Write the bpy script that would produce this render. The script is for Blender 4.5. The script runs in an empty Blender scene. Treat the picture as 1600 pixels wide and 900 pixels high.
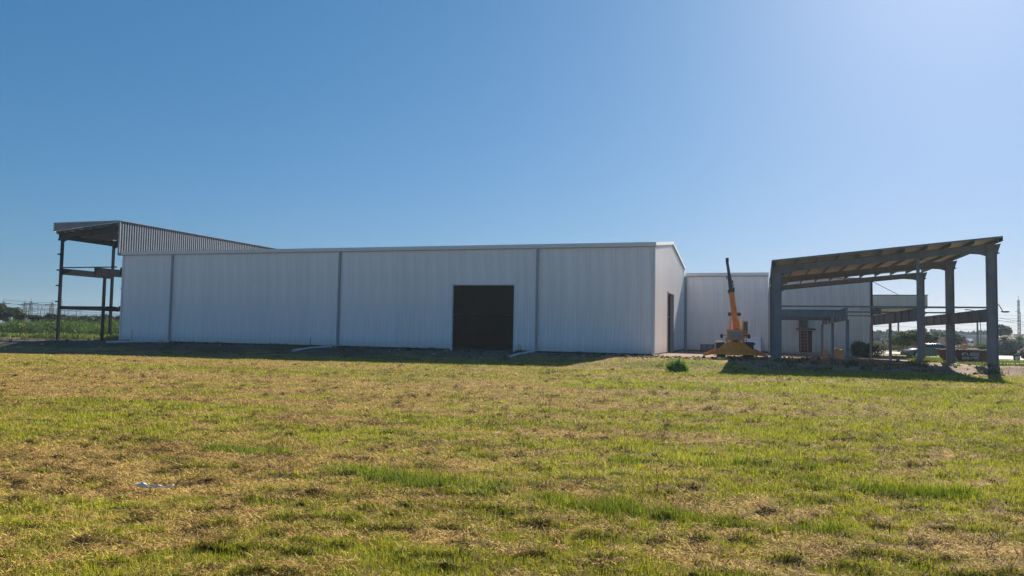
import bpy, math, random
import numpy as np
from mathutils import Vector, Matrix

# ------------------------------------------------------------------ camera, sky, sun, exposure
SC = bpy.context.scene
COL = SC.collection
R = math.radians
random.seed(7)
RNG = np.random.default_rng(11)

cam_d = bpy.data.cameras.new("camera")
cam = bpy.data.objects.new("camera", cam_d)
COL.objects.link(cam)
cam_d.sensor_width = 36.0
cam_d.lens = 27.0
cam_d.clip_start = 0.1
cam_d.clip_end = 6000
cam.matrix_world = (Matrix.Translation((0, 0, 1.6)) @ Matrix.Rotation(R(90 + 3.243), 4, 'X')
                    @ Matrix.Rotation(R(1.05), 4, 'Z'))
SC.camera = cam

SUN_AZ, SUN_EL = 31.5, 30.0
world = bpy.data.worlds.new("World")
SC.world = world
world.use_nodes = True
wn = world.node_tree
bg = wn.nodes["Background"]
sky = wn.nodes.new("ShaderNodeTexSky")
sky.sky_type = 'NISHITA'
sky.sun_disc = False
sky.sun_elevation = R(SUN_EL)
sky.sun_rotation = R(SUN_AZ)
sky.altitude = 0
sky.air_density = 1.0
sky.dust_density = 0.85
sky.ozone_density = 2.2
sep = wn.nodes.new("ShaderNodeSeparateColor")
com = wn.nodes.new("ShaderNodeCombineColor")
wn.links.new(sky.outputs[0], sep.inputs[0])
for ch, (gain, gam) in enumerate(((0.272, 0.97), (0.815, 0.675), (1.38, 0.62))):      # clear hazy summer blue
    pw = wn.nodes.new("ShaderNodeMath")
    pw.operation = 'POWER'
    pw.inputs[1].default_value = gam
    ml = wn.nodes.new("ShaderNodeMath")
    ml.operation = 'MULTIPLY'
    ml.inputs[1].default_value = gain
    wn.links.new(sep.outputs[ch], pw.inputs[0])
    wn.links.new(pw.outputs[0], ml.inputs[0])
    wn.links.new(ml.outputs[0], com.inputs[ch])
wn.links.new(com.outputs[0], bg.inputs[0])
bg.inputs[1].default_value = 0.05

sun_d = bpy.data.lights.new("sun", 'SUN')
sun_d.energy = 5.0
sun_d.angle = R(0.53)
sun_d.color = (1.0, 0.90, 0.76)
sun = bpy.data.objects.new("sun", sun_d)
COL.objects.link(sun)
_s = Vector((math.sin(R(SUN_AZ)) * math.cos(R(SUN_EL)), math.cos(R(SUN_AZ)) * math.cos(R(SUN_EL)), math.sin(R(SUN_EL))))
sun.rotation_euler = _s.to_track_quat('Z', 'Y').to_euler()
sun.location = (60, 90, 80)

SC.view_settings.view_transform = 'Standard'
SC.view_settings.look = 'None'
SC.view_settings.exposure = 1.32
SC.view_settings.gamma = 1.0

# ------------------------------------------------------------------ site frame: O is the hall's near right corner
O = (10.5, 56.6)
TH = math.atan2(-0.3108, 0.9505)
E1 = (math.cos(TH), math.sin(TH))
E2 = (-math.sin(TH), math.cos(TH))


def W(u, v):
    return O[0] + u * E1[0] + v * E2[0], O[1] + u * E1[1] + v * E2[1]


def UV(X, Y):
    X = X - O[0]
    Y = Y - O[1]
    return X * E1[0] + Y * E1[1], X * E2[0] + Y * E2[1]


# ------------------------------------------------------------------ noise and terrain
def _h(ix, iy, s):
    n = (ix * 374761393 + iy * 668265263 + s * 1442695041) & 0xffffffff
    n = ((n ^ (n >> 13)) * 1274126177) & 0xffffffff
    return ((n ^ (n >> 16)) & 0xffff) / 65535.0


def vnoise(x, y, s=0):
    x = np.asarray(x, float)
    y = np.asarray(y, float)
    ix = np.floor(x).astype(np.int64)
    iy = np.floor(y).astype(np.int64)
    fx = x - ix
    fy = y - iy
    fx = fx * fx * (3 - 2 * fx)
    fy = fy * fy * (3 - 2 * fy)
    a = _h(ix, iy, s)
    b = _h(ix + 1, iy, s)
    c = _h(ix, iy + 1, s)
    d = _h(ix + 1, iy + 1, s)
    return (a * (1 - fx) + b * fx) * (1 - fy) + (c * (1 - fx) + d * fx) * fy


def fbm(x, y, s=0, o=4):
    t = 0
    a = 0.5
    n = 0
    for i in range(o):
        t = t + a * vnoise(x * 2 ** i, y * 2 ** i, s + i * 17)
        n += a
        a *= 0.5
    return t / n


def sstep(a, b, x):
    t = np.clip((x - a) / (b - a), 0, 1)
    return t * t * (3 - 2 * t)


def hgt(X, Y):
    X = np.asarray(X, float)
    Y = np.asarray(Y, float)
    u, v = UV(X, Y)
    field = -0.10 - 0.007 * np.clip(Y, -20, 60) + 0.004 * np.clip(X, -45, 30)
    pad = -0.18 * sstep(7, 19, u) - 0.22 * sstep(20, 34, u) * sstep(0, 30, v + u * 0.3)
    # the graded pad reaches further out before the crane and canopy
    edge = v + 4.0 - 0.5 * sstep(-4, 10, u) + 5.0 * sstep(-6, 2, u) * (1 - sstep(25, 36, u)) + 0.9 * (fbm(u * 0.25, v * 0.2, 5) - 0.5)
    r = sstep(-5.5, 0.0, edge)
    z = field * (1 - r) + pad * r
    # low earth bank left by grading before the hall's near corner, and loose spoil beside the canopy
    for (cu, cv, ru, rv, hh) in ((1.5, -11.5, 7.0, 2.2, 0.22), (17.5, -6.8, 3.0, 1.0, 0.20), (20.5, -8.0, 2.6, 1.0, 0.22),
                                 (15, 3.5, 4.0, 1.2, 0.22), (23.5, -7.5, 4.0, 1.4, 0.20), (19.0, 1.0, 2.0, 1.0, 0.25)):
        z = z + hh * np.exp(-((u - cu) / ru) ** 2 - ((v - cv) / rv) ** 2)
    near = (1 - sstep(70, 140, Y))
    z = z + near * 0.05 * (fbm(X * 0.5, Y * 0.5, 3) - 0.5) * 2 * (1 - 0.7 * r * (u < 8))
    return z


def hz(X, Y):
    return float(hgt(X, Y))


def row_coords(X, Y):
    a = R(-14)
    return X * math.cos(a) + Y * math.sin(a), -X * math.sin(a) + Y * math.cos(a)


STRIPS = [((-4.4, 11.2), (-2.6, 10.6), 0.26), ((-2.2, 9.6), (-0.5, 8.5), 0.22), ((-0.5, 8.5), (1.9, 7.15), 0.32), ((1.9, 7.15), (2.9, 6.9), 0.25),
          ((3.0, 9.3), (5.6, 8.3), 0.26), ((5.5, 10.6), (9.5, 10.4), 0.25), ((1.5, 10.6), (4.0, 10.3), 0.22)]


def strip_mask(X, Y):
    m = np.zeros_like(X)
    wob = 0.40 * (fbm(X * 1.9, Y * 1.9, 71, 3) - 0.52)
    for (ax, ay), (bx, by), w in STRIPS:
        dx, dy = bx - ax, by - ay
        t = np.clip(((X - ax) * dx + (Y - ay) * dy) / (dx * dx + dy * dy), 0, 1)
        d = np.hypot(X - ax - t * dx, Y - ay - t * dy) + wob
        m = np.maximum(m, 1 - sstep(w * 0.2, w * 0.95, d))
    return m * sstep(0.36, 0.56, fbm(X * 0.8 + 3, Y * 1.6, 72, 3))


def green_mask(X, Y):
    """0 = cut dry thatch, 1 = live green grass"""
    p, q = row_coords(X, Y)
    u, v = UV(X, Y)
    n = fbm(p * 0.30, q * 1.15, 21, 4)
    n2 = fbm(X * 2.0, Y * 2.6, 22, 4)
    n3 = fbm(X * 0.22, Y * 0.35, 29, 3)
    n4 = fbm(X * 7.0, Y * 7.0, 23, 2)
    g = sstep(0.40, 0.60, 0.33 * n + 0.33 * n2 + 0.14 * n3 + 0.20 * n4 - 0.022 + 0.30 * (fbm(p * 0.045, q * 0.40, 27, 3) - 0.5) - 0.05 * sstep(11, 18, Y) * (1 - sstep(-6, 6, X)) + 0.02)
    g = g + 0.50 * sstep(2, 16, X) * sstep(13, 19, Y) * (1 - sstep(27, 33, Y)) * sstep(0.3, 0.55, n3 + 0.1)
    g = g + 0.6 * np.exp(-((v + 12.8 + 1.2 * (n3 - 0.5)) / 1.0) ** 2) * (u < 18)
    g = np.maximum(g, strip_mask(X, Y) * 1.3)
    return np.clip(g, 0, 1.3)


def dirt_mask(X, Y):
    u, v = UV(X, Y)
    w = fbm(u * 0.3, v * 0.3, 33)
    d = sstep(-9.2, -7.0, v - 1.6 + 5.0 * (w - 0.5) + 3.0 * (1 - sstep(-60, -46, u)) + 5.0 * sstep(2, 8, u) * (1 - sstep(18, 24, u)))
    d = d * (1 - sstep(-2, 4, v - 2) * sstep(-53, -60, u))
    back = sstep(20.5, 24, u + 2 * (w - 0.5)) * sstep(-2, 2, v) + sstep(25, 30, u + 5 * (w - .5))
    d = d * (1 - np.clip(back, 0, 1))
    far = sstep(14, 22, v) * sstep(17.5, 19.5, u) + sstep(60, 80, v)
    return np.clip(d * (1 - np.clip(far, 0, 1)), 0, 1)


# ------------------------------------------------------------------ materials
def new_mat(name):
    m = bpy.data.materials.new(name)
    m.use_nodes = True
    return m, m.node_tree, m.node_tree.nodes["Principled BSDF"]


MATS = {}


def mat(name, col, rough=0.6, metal=0.0, var=0.12, scale=3.0, bump=0.0, spec=0.5, streak=0.0, coat=0.0, bscale=40.0, trans=0.0):
    if name in MATS:
        return MATS[name]
    m, nt, b = new_mat(name)
    tc = nt.nodes.new("ShaderNodeTexCoord")
    no = nt.nodes.new("ShaderNodeTexNoise")
    no.inputs["Scale"].default_value = scale
    no.inputs["Detail"].default_value = 6
    no.inputs["Roughness"].default_value = 0.6
    nt.links.new(tc.outputs["Object"], no.inputs["Vector"])
    mr = nt.nodes.new("ShaderNodeMapRange")
    mr.inputs["From Min"].default_value = 0.3
    mr.inputs["From Max"].default_value = 0.7
    mr.inputs["To Min"].default_value = 1 - var
    mr.inputs["To Max"].default_value = 1 + var
    nt.links.new(no.outputs[0], mr.inputs[0])
    fac = mr.outputs[0]
    if streak:
        mp = nt.nodes.new("ShaderNodeMapping")
        mp.inputs["Scale"].default_value = (2.2, 2.2, 0.12)
        nt.links.new(tc.outputs["Object"], mp.inputs[0])
        n2 = nt.nodes.new("ShaderNodeTexNoise")
        n2.inputs["Scale"].default_value = 2.0
        n2.inputs["Detail"].default_value = 5
        nt.links.new(mp.outputs[0], n2.inputs["Vector"])
        m2 = nt.nodes.new("ShaderNodeMapRange")
        m2.inputs["From Min"].default_value = 0.35
        m2.inputs["From Max"].default_value = 0.7
        m2.inputs["To Min"].default_value = 1 + streak * 0.3
        m2.inputs["To Max"].default_value = 1 - streak
        nt.links.new(n2.outputs[0], m2.inputs[0])
        mu = nt.nodes.new("ShaderNodeMath")
        mu.operation = 'MULTIPLY'
        nt.links.new(fac, mu.inputs[0])
        nt.links.new(m2.outputs[0], mu.inputs[1])
        fac = mu.outputs[0]
    vm = nt.nodes.new("ShaderNodeVectorMath")
    vm.operation = 'SCALE'
    vm.inputs[0].default_value = col
    nt.links.new(fac, vm.inputs["Scale"])
    nt.links.new(vm.outputs[0], b.inputs["Base Color"])
    b.inputs["Roughness"].default_value = rough
    b.inputs["Metallic"].default_value = metal
    b.inputs["Specular IOR Level"].default_value = spec
    b.inputs["Coat Weight"].default_value = coat
    if trans:
        b.inputs["Transmission Weight"].default_value = trans
    if bump:
        nb = nt.nodes.new("ShaderNodeTexNoise")
        nb.inputs["Scale"].default_value = bscale
        nb.inputs["Detail"].default_value = 4
        nt.links.new(tc.outputs["Object"], nb.inputs["Vector"])
        bp = nt.nodes.new("ShaderNodeBump")
        bp.inputs["Strength"].default_value = bump
        bp.inputs["Distance"].default_value = 0.02
        nt.links.new(nb.outputs[0], bp.inputs["Height"])
        nt.links.new(bp.outputs[0], b.inputs["Normal"])
    MATS[name] = m
    return m


def leaf_mat(name, translucent=0.35, rough=0.6):
    m, nt, b = new_mat(name)
    at = nt.nodes.new("ShaderNodeAttribute")
    at.attribute_name = "tint"
    nt.links.new(at.outputs["Color"], b.inputs["Base Color"])
    b.inputs["Roughness"].default_value = rough
    b.inputs["Specular IOR Level"].default_value = 0.10
    tr = nt.nodes.new("ShaderNodeBsdfTranslucent")
    nt.links.new(at.outputs["Color"], tr.inputs["Color"])
    mx = nt.nodes.new("ShaderNodeMixShader")
    mx.inputs[0].default_value = translucent
    nt.links.new(b.outputs[0], mx.inputs[1])
    nt.links.new(tr.outputs[0], mx.inputs[2])
    nt.links.new(mx.outputs[0], nt.nodes["Material Output"].inputs["Surface"])
    MATS[name] = m
    return m


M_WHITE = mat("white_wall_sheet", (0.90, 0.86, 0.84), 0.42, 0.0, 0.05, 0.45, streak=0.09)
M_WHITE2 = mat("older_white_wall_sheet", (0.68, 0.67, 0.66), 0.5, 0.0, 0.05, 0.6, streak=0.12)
M_TRIM = mat("pale_flashing", (0.72, 0.73, 0.74), 0.35, 0.0, 0.04, 1.0)
M_TRIMD = mat("grey_downspout", (0.30, 0.31, 0.34), 0.45, 0.0, 0.06, 2.0)
M_GALV = mat("galvanised_sheet", (0.30, 0.315, 0.34), 0.5, 0.3, 0.12, 2.0, streak=0.1)
M_STEEL = mat("grey_primer_steel", (0.18, 0.20, 0.235), 0.62, 0.0, 0.18, 1.5, streak=0.12)
M_STEELD = mat("dark_steel", (0.02, 0.024, 0.032), 0.8, 0.0, 0.2, 1.5, spec=0.0)
M_CEIL = mat("tan_roof_lining", (0.60, 0.58, 0.54), 0.8, 0.0, 0.16, 1.2)
M_CONC = mat("concrete", (0.36, 0.34, 0.31), 0.85, 0.0, 0.15, 2.5, bump=0.4)
M_FLOOR = mat("dusty_floor", (0.16, 0.15, 0.14), 0.9, 0.0, 0.15, 0.8)
M_PLINTH = mat("dark_plinth", (0.05, 0.05, 0.05), 0.9)
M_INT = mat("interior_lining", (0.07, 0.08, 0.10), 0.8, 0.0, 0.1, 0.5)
M_DOORM = mat("maroon_door_paint", (0.085, 0.018, 0.016), 0.5, 0.0, 0.15, 4)
M_ORANGE = mat("crane_orange_paint", (0.95, 0.28, 0.035), 0.6, 0.0, 0.16, 3, streak=0.12, spec=0.2)
M_YELLOW = mat("crane_yellow_paint", (0.70, 0.45, 0.10), 0.42, 0.0, 0.12, 3)
M_BLACK = mat("black_rubber", (0.018, 0.018, 0.02), 0.75, 0.0, 0.2, 6)
M_DARK = mat("dark_machinery", (0.03, 0.03, 0.033), 0.55, 0.0, 0.3, 5)
M_GLASS = mat("tinted_glass", (0.03, 0.04, 0.05), 0.08, 0.0, 0.05, 2, spec=0.8)
M_GLASSL = mat("dusty_windscreen", (0.16, 0.18, 0.2), 0.2, 0.0, 0.15, 4, spec=0.8)
M_LAMP = mat("lamp_glass", (0.8, 0.8, 0.75), 0.2, 0.0, 0.05, 5)
M_CHROME = mat("bright_metal", (0.6, 0.6, 0.6), 0.25, 0.9, 0.05, 5)
M_PVC = mat("white_pipe_plastic", (0.62, 0.63, 0.64), 0.5, 0.0, 0.08, 2)
M_WOOD = mat("raw_timber", (0.42, 0.25, 0.10), 0.8, 0.0, 0.2, 5, bump=0.3)
M_WOODG = mat("weathered_timber", (0.10, 0.09, 0.08), 0.9, 0.0, 0.25, 5)
M_BOARD = mat("white_board", (0.86, 0.87, 0.88), 0.5, 0.0, 0.05, 2)
M_SKIP = mat("maroon_skip_paint", (0.085, 0.018, 0.022), 0.6, 0.0, 0.3, 2.5, streak=0.2)
M_PAINTW = mat("white_lettering", (0.42, 0.40, 0.41), 0.7, 0.0, 0.15, 8)
M_SACK = mat("pale_sack", (0.5, 0.44, 0.36), 0.9, 0.0, 0.15, 8, bump=0.5)
M_CAR = mat("silver_car_paint", (0.17, 0.18, 0.19), 0.3, 0.1, 0.03, 1, coat=0.6)
M_CARW = mat("white_car_paint", (0.72, 0.72, 0.72), 0.3, 0.0, 0.03, 1, coat=0.5)
M_CARD = mat("dark_blue_car_paint", (0.03, 0.035, 0.06), 0.3, 0.0, 0.03, 1, coat=0.5)
M_REDSIGN = mat("red_sign_face", (0.28, 0.018, 0.02), 0.4, 0.0, 0.05, 4)
M_SKIN = mat("skin", (0.30, 0.17, 0.11), 0.6)
M_SHIRT = mat("dark_shirt", (0.022, 0.022, 0.032), 0.9)
M_JEANS = mat("blue_green_trousers", (0.035, 0.06, 0.07), 0.9)
M_HAIR = mat("dark_hair", (0.02, 0.014, 0.01), 0.8)
M_BLUEC = mat("pale_blue_cloth", (0.40, 0.50, 0.62), 0.85, 0.0, 0.25, 6)
M_RED = mat("red_panel", (0.35, 0.03, 0.03), 0.4)
M_TREEBARK = mat("bark", (0.10, 0.075, 0.055), 0.95, 0.0, 0.3, 6, bump=0.6, bscale=12)
M_BUILDG = mat("grey_far_building", (0.30, 0.33, 0.38), 0.7, 0.0, 0.06, 0.4)
M_BUILDW = mat("white_far_roof", (0.66, 0.67, 0.68), 0.6)
M_PINK = mat("pink_block_wall", (0.46, 0.36, 0.32), 0.85, 0.0, 0.08, 0.8)
M_ROAD = mat("pale_road", (0.40, 0.345, 0.31), 0.9, 0.0, 0.10, 0.35, bump=0.3)
M_POLE = mat("pole_paint", (0.09, 0.10, 0.12), 0.6)
M_POLEW = mat("weathered_pole", (0.12, 0.10, 0.085), 0.85)
M_FARGREY = mat("far_grey_steel", (0.045, 0.05, 0.06), 0.6)
M_BAG = mat("white_plastic_bag", (0.74, 0.72, 0.72), 0.5, 0.0, 0.06, 12)
M_RUBBLE = mat("rubble", (0.34, 0.27, 0.22), 0.9, 0.0, 0.25, 5, bump=0.5)
M_LEAF = leaf_mat("leaves", 0.30)
M_BLADE = leaf_mat("grass_blades", 0.34, 0.55)
M_THATCH = leaf_mat("cut_thatch", 0.18, 0.9)
M_FLOWER = mat("yellow_flower", (0.7, 0.52, 0.06), 0.7)


def sheet_wear(m, splash=0.0):
    """each sheet a slightly different tone; faint soil splash at the foot of the wall"""
    nt = m.node_tree
    b = nt.nodes["Principled BSDF"]
    src = b.inputs["Base Color"].links[0].from_socket
    oi = nt.nodes.new("ShaderNodeObjectInfo")
    mr = nt.nodes.new("ShaderNodeMapRange")
    mr.inputs["To Min"].default_value = 0.95
    mr.inputs["To Max"].default_value = 1.0
    nt.links.new(oi.outputs["Random"], mr.inputs[0])
    vm = nt.nodes.new("ShaderNodeVectorMath")
    vm.operation = 'SCALE'
    nt.links.new(src, vm.inputs[0])
    nt.links.new(mr.outputs[0], vm.inputs["Scale"])
    out = vm.outputs[0]
    if splash:
        tc = nt.nodes.new("ShaderNodeTexCoord")
        sp = nt.nodes.new("ShaderNodeSeparateXYZ")
        nt.links.new(tc.outputs["Object"], sp.inputs[0])
        no = nt.nodes.new("ShaderNodeTexNoise")
        no.inputs["Scale"].default_value = 2.5
        no.inputs["Detail"].default_value = 5
        nt.links.new(tc.outputs["Object"], no.inputs["Vector"])
        h = nt.nodes.new("ShaderNodeMapRange")
        h.inputs["From Min"].default_value = 0.1
        h.inputs["From Max"].default_value = 0.9
        h.inputs["To Min"].default_value = splash
        h.inputs["To Max"].default_value = 0.0
        nt.links.new(sp.outputs["Z"], h.inputs[0])
        mu = nt.nodes.new("ShaderNodeMath")
        mu.operation = 'MULTIPLY'
        nt.links.new(h.outputs[0], mu.inputs[0])
        nt.links.new(no.outputs[0], mu.inputs[1])
        mx = nt.nodes.new("ShaderNodeMix")
        mx.data_type = 'RGBA'
        nt.links.new(mu.outputs[0], mx.inputs[0])
        nt.links.new(out, mx.inputs[6])
        mx.inputs[7].default_value = (0.30, 0.24, 0.18, 1)
        out = mx.outputs[2]
    nt.links.new(out, b.inputs["Base Color"])


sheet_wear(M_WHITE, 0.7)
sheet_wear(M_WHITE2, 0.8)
sheet_wear(M_CEIL)


# ------------------------------------------------------------------ mesh builders
class MB:
    def __init__(self):
        self.v = []
        self.f = []

    def add(self, vs, fs):
        n = len(self.v)
        self.v += [tuple(p) for p in vs]
        self.f += [tuple(i + n for i in q) for q in fs]
        return self

    def box(self, x0, x1, y0, y1, z0, z1):
        return self.add([(x0, y0, z0), (x1, y0, z0), (x1, y1, z0), (x0, y1, z0), (x0, y0, z1), (x1, y0, z1), (x1, y1, z1), (x0, y1, z1)],
                        [(0, 3, 2, 1), (4, 5, 6, 7), (0, 1, 5, 4), (1, 2, 6, 5), (2, 3, 7, 6), (3, 0, 4, 7)])

    def cbox(self, c, s):
        return self.box(c[0] - s[0] / 2, c[0] + s[0] / 2, c[1] - s[1] / 2, c[1] + s[1] / 2, c[2] - s[2] / 2, c[2] + s[2] / 2)

    def bar(self, p0, p1, w, h, up=(0, 0, 1), w2=None, h2=None):
        p0 = Vector(p0)
        p1 = Vector(p1)
        d = (p1 - p0).normalized()
        up = Vector(up)
        s = d.cross(up)
        if s.length < 1e-4:
            s = d.cross(Vector((0, 1, 0)))
        s.normalize()
        t = s.cross(d).normalized()
        w2 = w if w2 is None else w2
        h2 = h if h2 is None else h2
        vs = []
        for p, a, b in ((p0, w / 2, h / 2), (p1, w2 / 2, h2 / 2)):
            vs += [p - s * a - t * b, p + s * a - t * b, p + s * a + t * b, p - s * a + t * b]
        return self.add(vs, [(0, 1, 2, 3), (7, 6, 5, 4), (0, 4, 5, 1), (1, 5, 6, 2), (2, 6, 7, 3), (3, 7, 4, 0)])

    def ibeam(self, p0, p1, depth, fl, up=(0, 0, 1), t=0.02):
        """web lies in the plane of the beam axis and up"""
        p0 = Vector(p0)
        p1 = Vector(p1)
        d = (p1 - p0).normalized()
        s = d.cross(Vector(up)).normalized()
        n = s.cross(d).normalized()
        self.bar(p0, p1, t, depth - 2 * t, up)
        for k in (-1, 1):
            o = n * (k * (depth / 2 - t / 2))
            self.bar(p0 + o, p1 + o, fl, t, up)
        return self

    def tube(self, pts, r, seg=8, cap=True, r2=None):
        pts = [Vector(p) for p in pts]
        n = len(pts)
        rings = []
        prev = None
        for i, p in enumerate(pts):
            d = (pts[min(i + 1, n - 1)] - pts[max(i - 1, 0)]).normalized()
            a = Vector((0, 0, 1)) if abs(d.z) < 0.9 else Vector((1, 0, 0))
            if prev is not None:
                a = prev
            s = d.cross(a).normalized()
            prev = s.cross(d).normalized()
            t = prev
            rr = r if isinstance(r, (int, float)) else r[i]
            if r2 is not None and n > 1:
                rr = r + (r2 - r) * i / (n - 1)
            rings.append([p + (s * math.cos(2 * math.pi * k / seg) + t * math.sin(2 * math.pi * k / seg)) * rr for k in range(seg)])
        vs = [q for g in rings for q in g]
        fs = []
        for i in range(n - 1):
            for k in range(seg):
                a = i * seg + k
                b = i * seg + (k + 1) % seg
                fs.append((a, b, b + seg, a + seg))
        if cap:
            fs.append(tuple(range(seg))[::-1])
            fs.append(tuple(range((n - 1) * seg, n * seg)))
        return self.add(vs, fs)

    def prism(self, poly, y0, y1, axis='y'):
        """poly in (x,z), extruded along y"""
        n = len(poly)
        if axis == 'y':
            vs = [(x, y0, z) for x, z in poly] + [(x, y1, z) for x, z in poly]
        elif axis == 'x':
            vs = [(y0, x, z) for x, z in poly] + [(y1, x, z) for x, z in poly]
        else:
            vs = [(x, z, y0) for x, z in poly] + [(x, z, y1) for x, z in poly]
        fs = [tuple(range(n)), tuple(range(2 * n - 1, n - 1, -1))]
        for i in range(n):
            j = (i + 1) % n
            fs.append((i, i + n, j + n, j))
        return self.add(vs, fs)

    def ell(self, c, r, su=10, sv=7):
        vs = []
        for j in range(sv + 1):
            ph = math.pi * j / sv
            for i in range(su):
                th = 2 * math.pi * i / su
                vs.append((c[0] + r[0] * math.sin(ph) * math.cos(th), c[1] + r[1] * math.sin(ph) * math.sin(th), c[2] + r[2] * math.cos(ph)))
        fs = []
        for j in range(sv):
            for i in range(su):
                a = j * su + i
                b = j * su + (i + 1) % su
                fs.append((a, a + su, b + su, b))
        return self.add(vs, fs)

    def build(self, name, m, parent=None, smooth=False, bevel=0.0):
        me = bpy.data.meshes.new(name)
        me.from_pydata(self.v, [], self.f)
        me.update()
        if smooth:
            for p in me.polygons:
                p.use_smooth = True
        me.materials.append(m)
        o = bpy.data.objects.new(name, me)
        COL.objects.link(o)
        if parent is not None:
            o.parent = parent
        if bevel:
            bv = o.modifiers.new("bevel", 'BEVEL')
            bv.width = bevel
            bv.segments = 2
            bv.limit_method = 'ANGLE'
        return o


def tag(o, label=None, cat=None, group=None, kind=None):
    if label:
        o["label"] = label
    if cat:
        o["category"] = cat
    if group:
        o["group"] = group
    if kind:
        o["kind"] = kind
    return o


def thing(name, label, cat, loc=(0, 0, 0), rz=0.0, group=None):
    o = bpy.data.objects.new(name, None)
    o.empty_display_size = 0.3
    COL.objects.link(o)
    o.location = loc
    o.rotation_euler = (0, 0, rz)
    return tag(o, label, cat, group)


def copy_tree(o, parent=None):
    c = o.copy()
    COL.objects.link(c)
    if parent is not None:
        c.parent = parent
    for ch in list(o.children):
        copy_tree(ch, c)
    return c


def share(o, name_parent, loc=(0, 0, 0), scale=None):
    c = o.copy()
    COL.objects.link(c)
    c.location = loc
    if scale:
        c.scale = scale
    return c


def tri_object(name, V, F, colors, m, parent=None, quad=False):
    """numpy mesh: V (n,3), F (m,3|4) and one colour per vertex"""
    me = bpy.data.meshes.new(name)
    k = F.shape[1]
    me.vertices.add(len(V))
    me.vertices.foreach_set("co", V.astype(np.float32).ravel())
    me.loops.add(F.size)
    me.loops.foreach_set("vertex_index", F.astype(np.int32).ravel())
    me.polygons.add(len(F))
    me.polygons.foreach_set("loop_start", (np.arange(len(F)) * k).astype(np.int32))
    me.polygons.foreach_set("loop_total", np.full(len(F), k, np.int32))
    me.update(calc_edges=True)
    if colors is not None:
        at = me.color_attributes.new("tint", 'FLOAT_COLOR', 'POINT')
        c = np.ones((len(V), 4), np.float32)
        c[:, :3] = colors
        at.data.foreach_set("color", c.ravel())
    me.materials.append(m)
    o = bpy.data.objects.new(name, me)
    COL.objects.link(o)
    if parent is not None:
        o.parent = parent
    return o


def unit(n):
    v = RNG.normal(size=(n, 3))
    return v / np.linalg.norm(v, axis=1)[:, None]


def leaves(name, P, size, col, m=None, parent=None, var=0.35, upright=0.0, aspect=2.0):
    """P (n,3) leaf centres; each leaf a bent quad"""
    n = len(P)
    size = np.broadcast_to(size, (n,))
    a = unit(n)
    if upright:
        a[:, 2] = np.abs(a[:, 2]) + upright
        a /= np.linalg.norm(a, axis=1)[:, None]
    b = np.cross(a, unit(n))
    b /= np.linalg.norm(b, axis=1)[:, None] + 1e-9
    L = a * (size * 0.5 * math.sqrt(aspect))[:, None]
    Wd = b * (size * 0.5 / math.sqrt(aspect))[:, None]
    V = np.stack([P - L, P + Wd, P + L, P - Wd], 1).reshape(-1, 3)
    F = np.arange(4 * n).reshape(n, 4)
    c = np.asarray(col, float)
    if c.ndim == 1:
        c = np.tile(c, (n, 1))
    c = c * (1 + var * RNG.uniform(-1, 1, (n, 1)))
    return tri_object(name, V, F, np.repeat(c, 4, 0), m or M_LEAF, parent)


# ------------------------------------------------------------------ ground
def axis(dense0, dense1, step, lo, hi, grow=1.18):
    a = list(np.arange(dense0, dense1 + 1e-6, step))
    s = step
    x = a[-1]
    while x < hi:
        s *= grow
        x += s
        a.append(x)
    s = step
    x = a[0]
    b = []
    while x > lo:
        s *= grow
        x -= s
        b.append(x)
    return np.array(b[::-1] + a)


def grid_sheet(name, xs, ys, m, hf, colf):
    XX, YY = np.meshgrid(xs, ys)
    Z = hf(XX, YY)
    V = np.stack([XX, YY, Z], -1).reshape(-1, 3)
    nx, ny = len(xs), len(ys)
    i = np.arange(nx - 1)[None, :] + nx * np.arange(ny - 1)[:, None]
    F = np.stack([i, i + 1, i + 1 + nx, i + nx], -1).reshape(-1, 4)
    C = colf(V[:, 0], V[:, 1])
    o = tri_object(name, V, F, C, m)
    o.data.polygons.foreach_set("use_smooth", np.ones(len(F), bool))
    return o


def lump(X, Y):
    """thatch lumps left by the mower"""
    p, q = row_coords(X, Y)
    n = fbm(p * 3.2, q * 7.5, 41, 3)
    return sstep(0.58, 0.72, n)


def ground_h(X, Y):
    z = hgt(X, Y)
    near = 1 - sstep(30, 60, np.asarray(Y))
    return z + near * (0.045 * lump(X, Y) + 0.03 * (fbm(X * 2.5, Y * 2.5, 55, 3) - 0.5))


def ground_cols(X, Y):
    g = np.clip(green_mask(X, Y), 0, 1)[:, None]
    d = dirt_mask(X, Y)[:, None]
    l = lump(X, Y)[:, None]
    u, v = UV(X, Y)
    straw = np.array([0.26, 0.168, 0.062])
    green = np.array([0.085, 0.095, 0.016])
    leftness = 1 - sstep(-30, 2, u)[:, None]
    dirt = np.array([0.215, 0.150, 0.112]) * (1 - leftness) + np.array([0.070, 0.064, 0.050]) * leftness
    c = straw * (1 - g) + green * g
    n = fbm(X * 1.7, Y * 1.7, 61, 3)[:, None]
    c = c * (0.72 + 0.5 * n)
    c = c * (1 - 0.4 * l)
    far = sstep(70, 110, Y)[:, None]
    c = c * (1 - far) + far * (np.array([0.16, 0.15, 0.055]) * (0.7 + 0.6 * fbm(X * 0.05, Y * 0.12, 8, 3)[:, None]))
    verge = (sstep(20, 23, u) * sstep(1, 6, v) * (1 - sstep(60, 75, v)))[:, None]
    c = c * (1 - verge) + verge * np.array([0.14, 0.165, 0.03]) * (0.75 + 0.5 * n)
    dn = fbm(X * 0.6, Y * 0.9, 62, 4)[:, None]
    return c * (1 - d) + d * dirt * (0.45 + 1.1 * dn)


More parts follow.
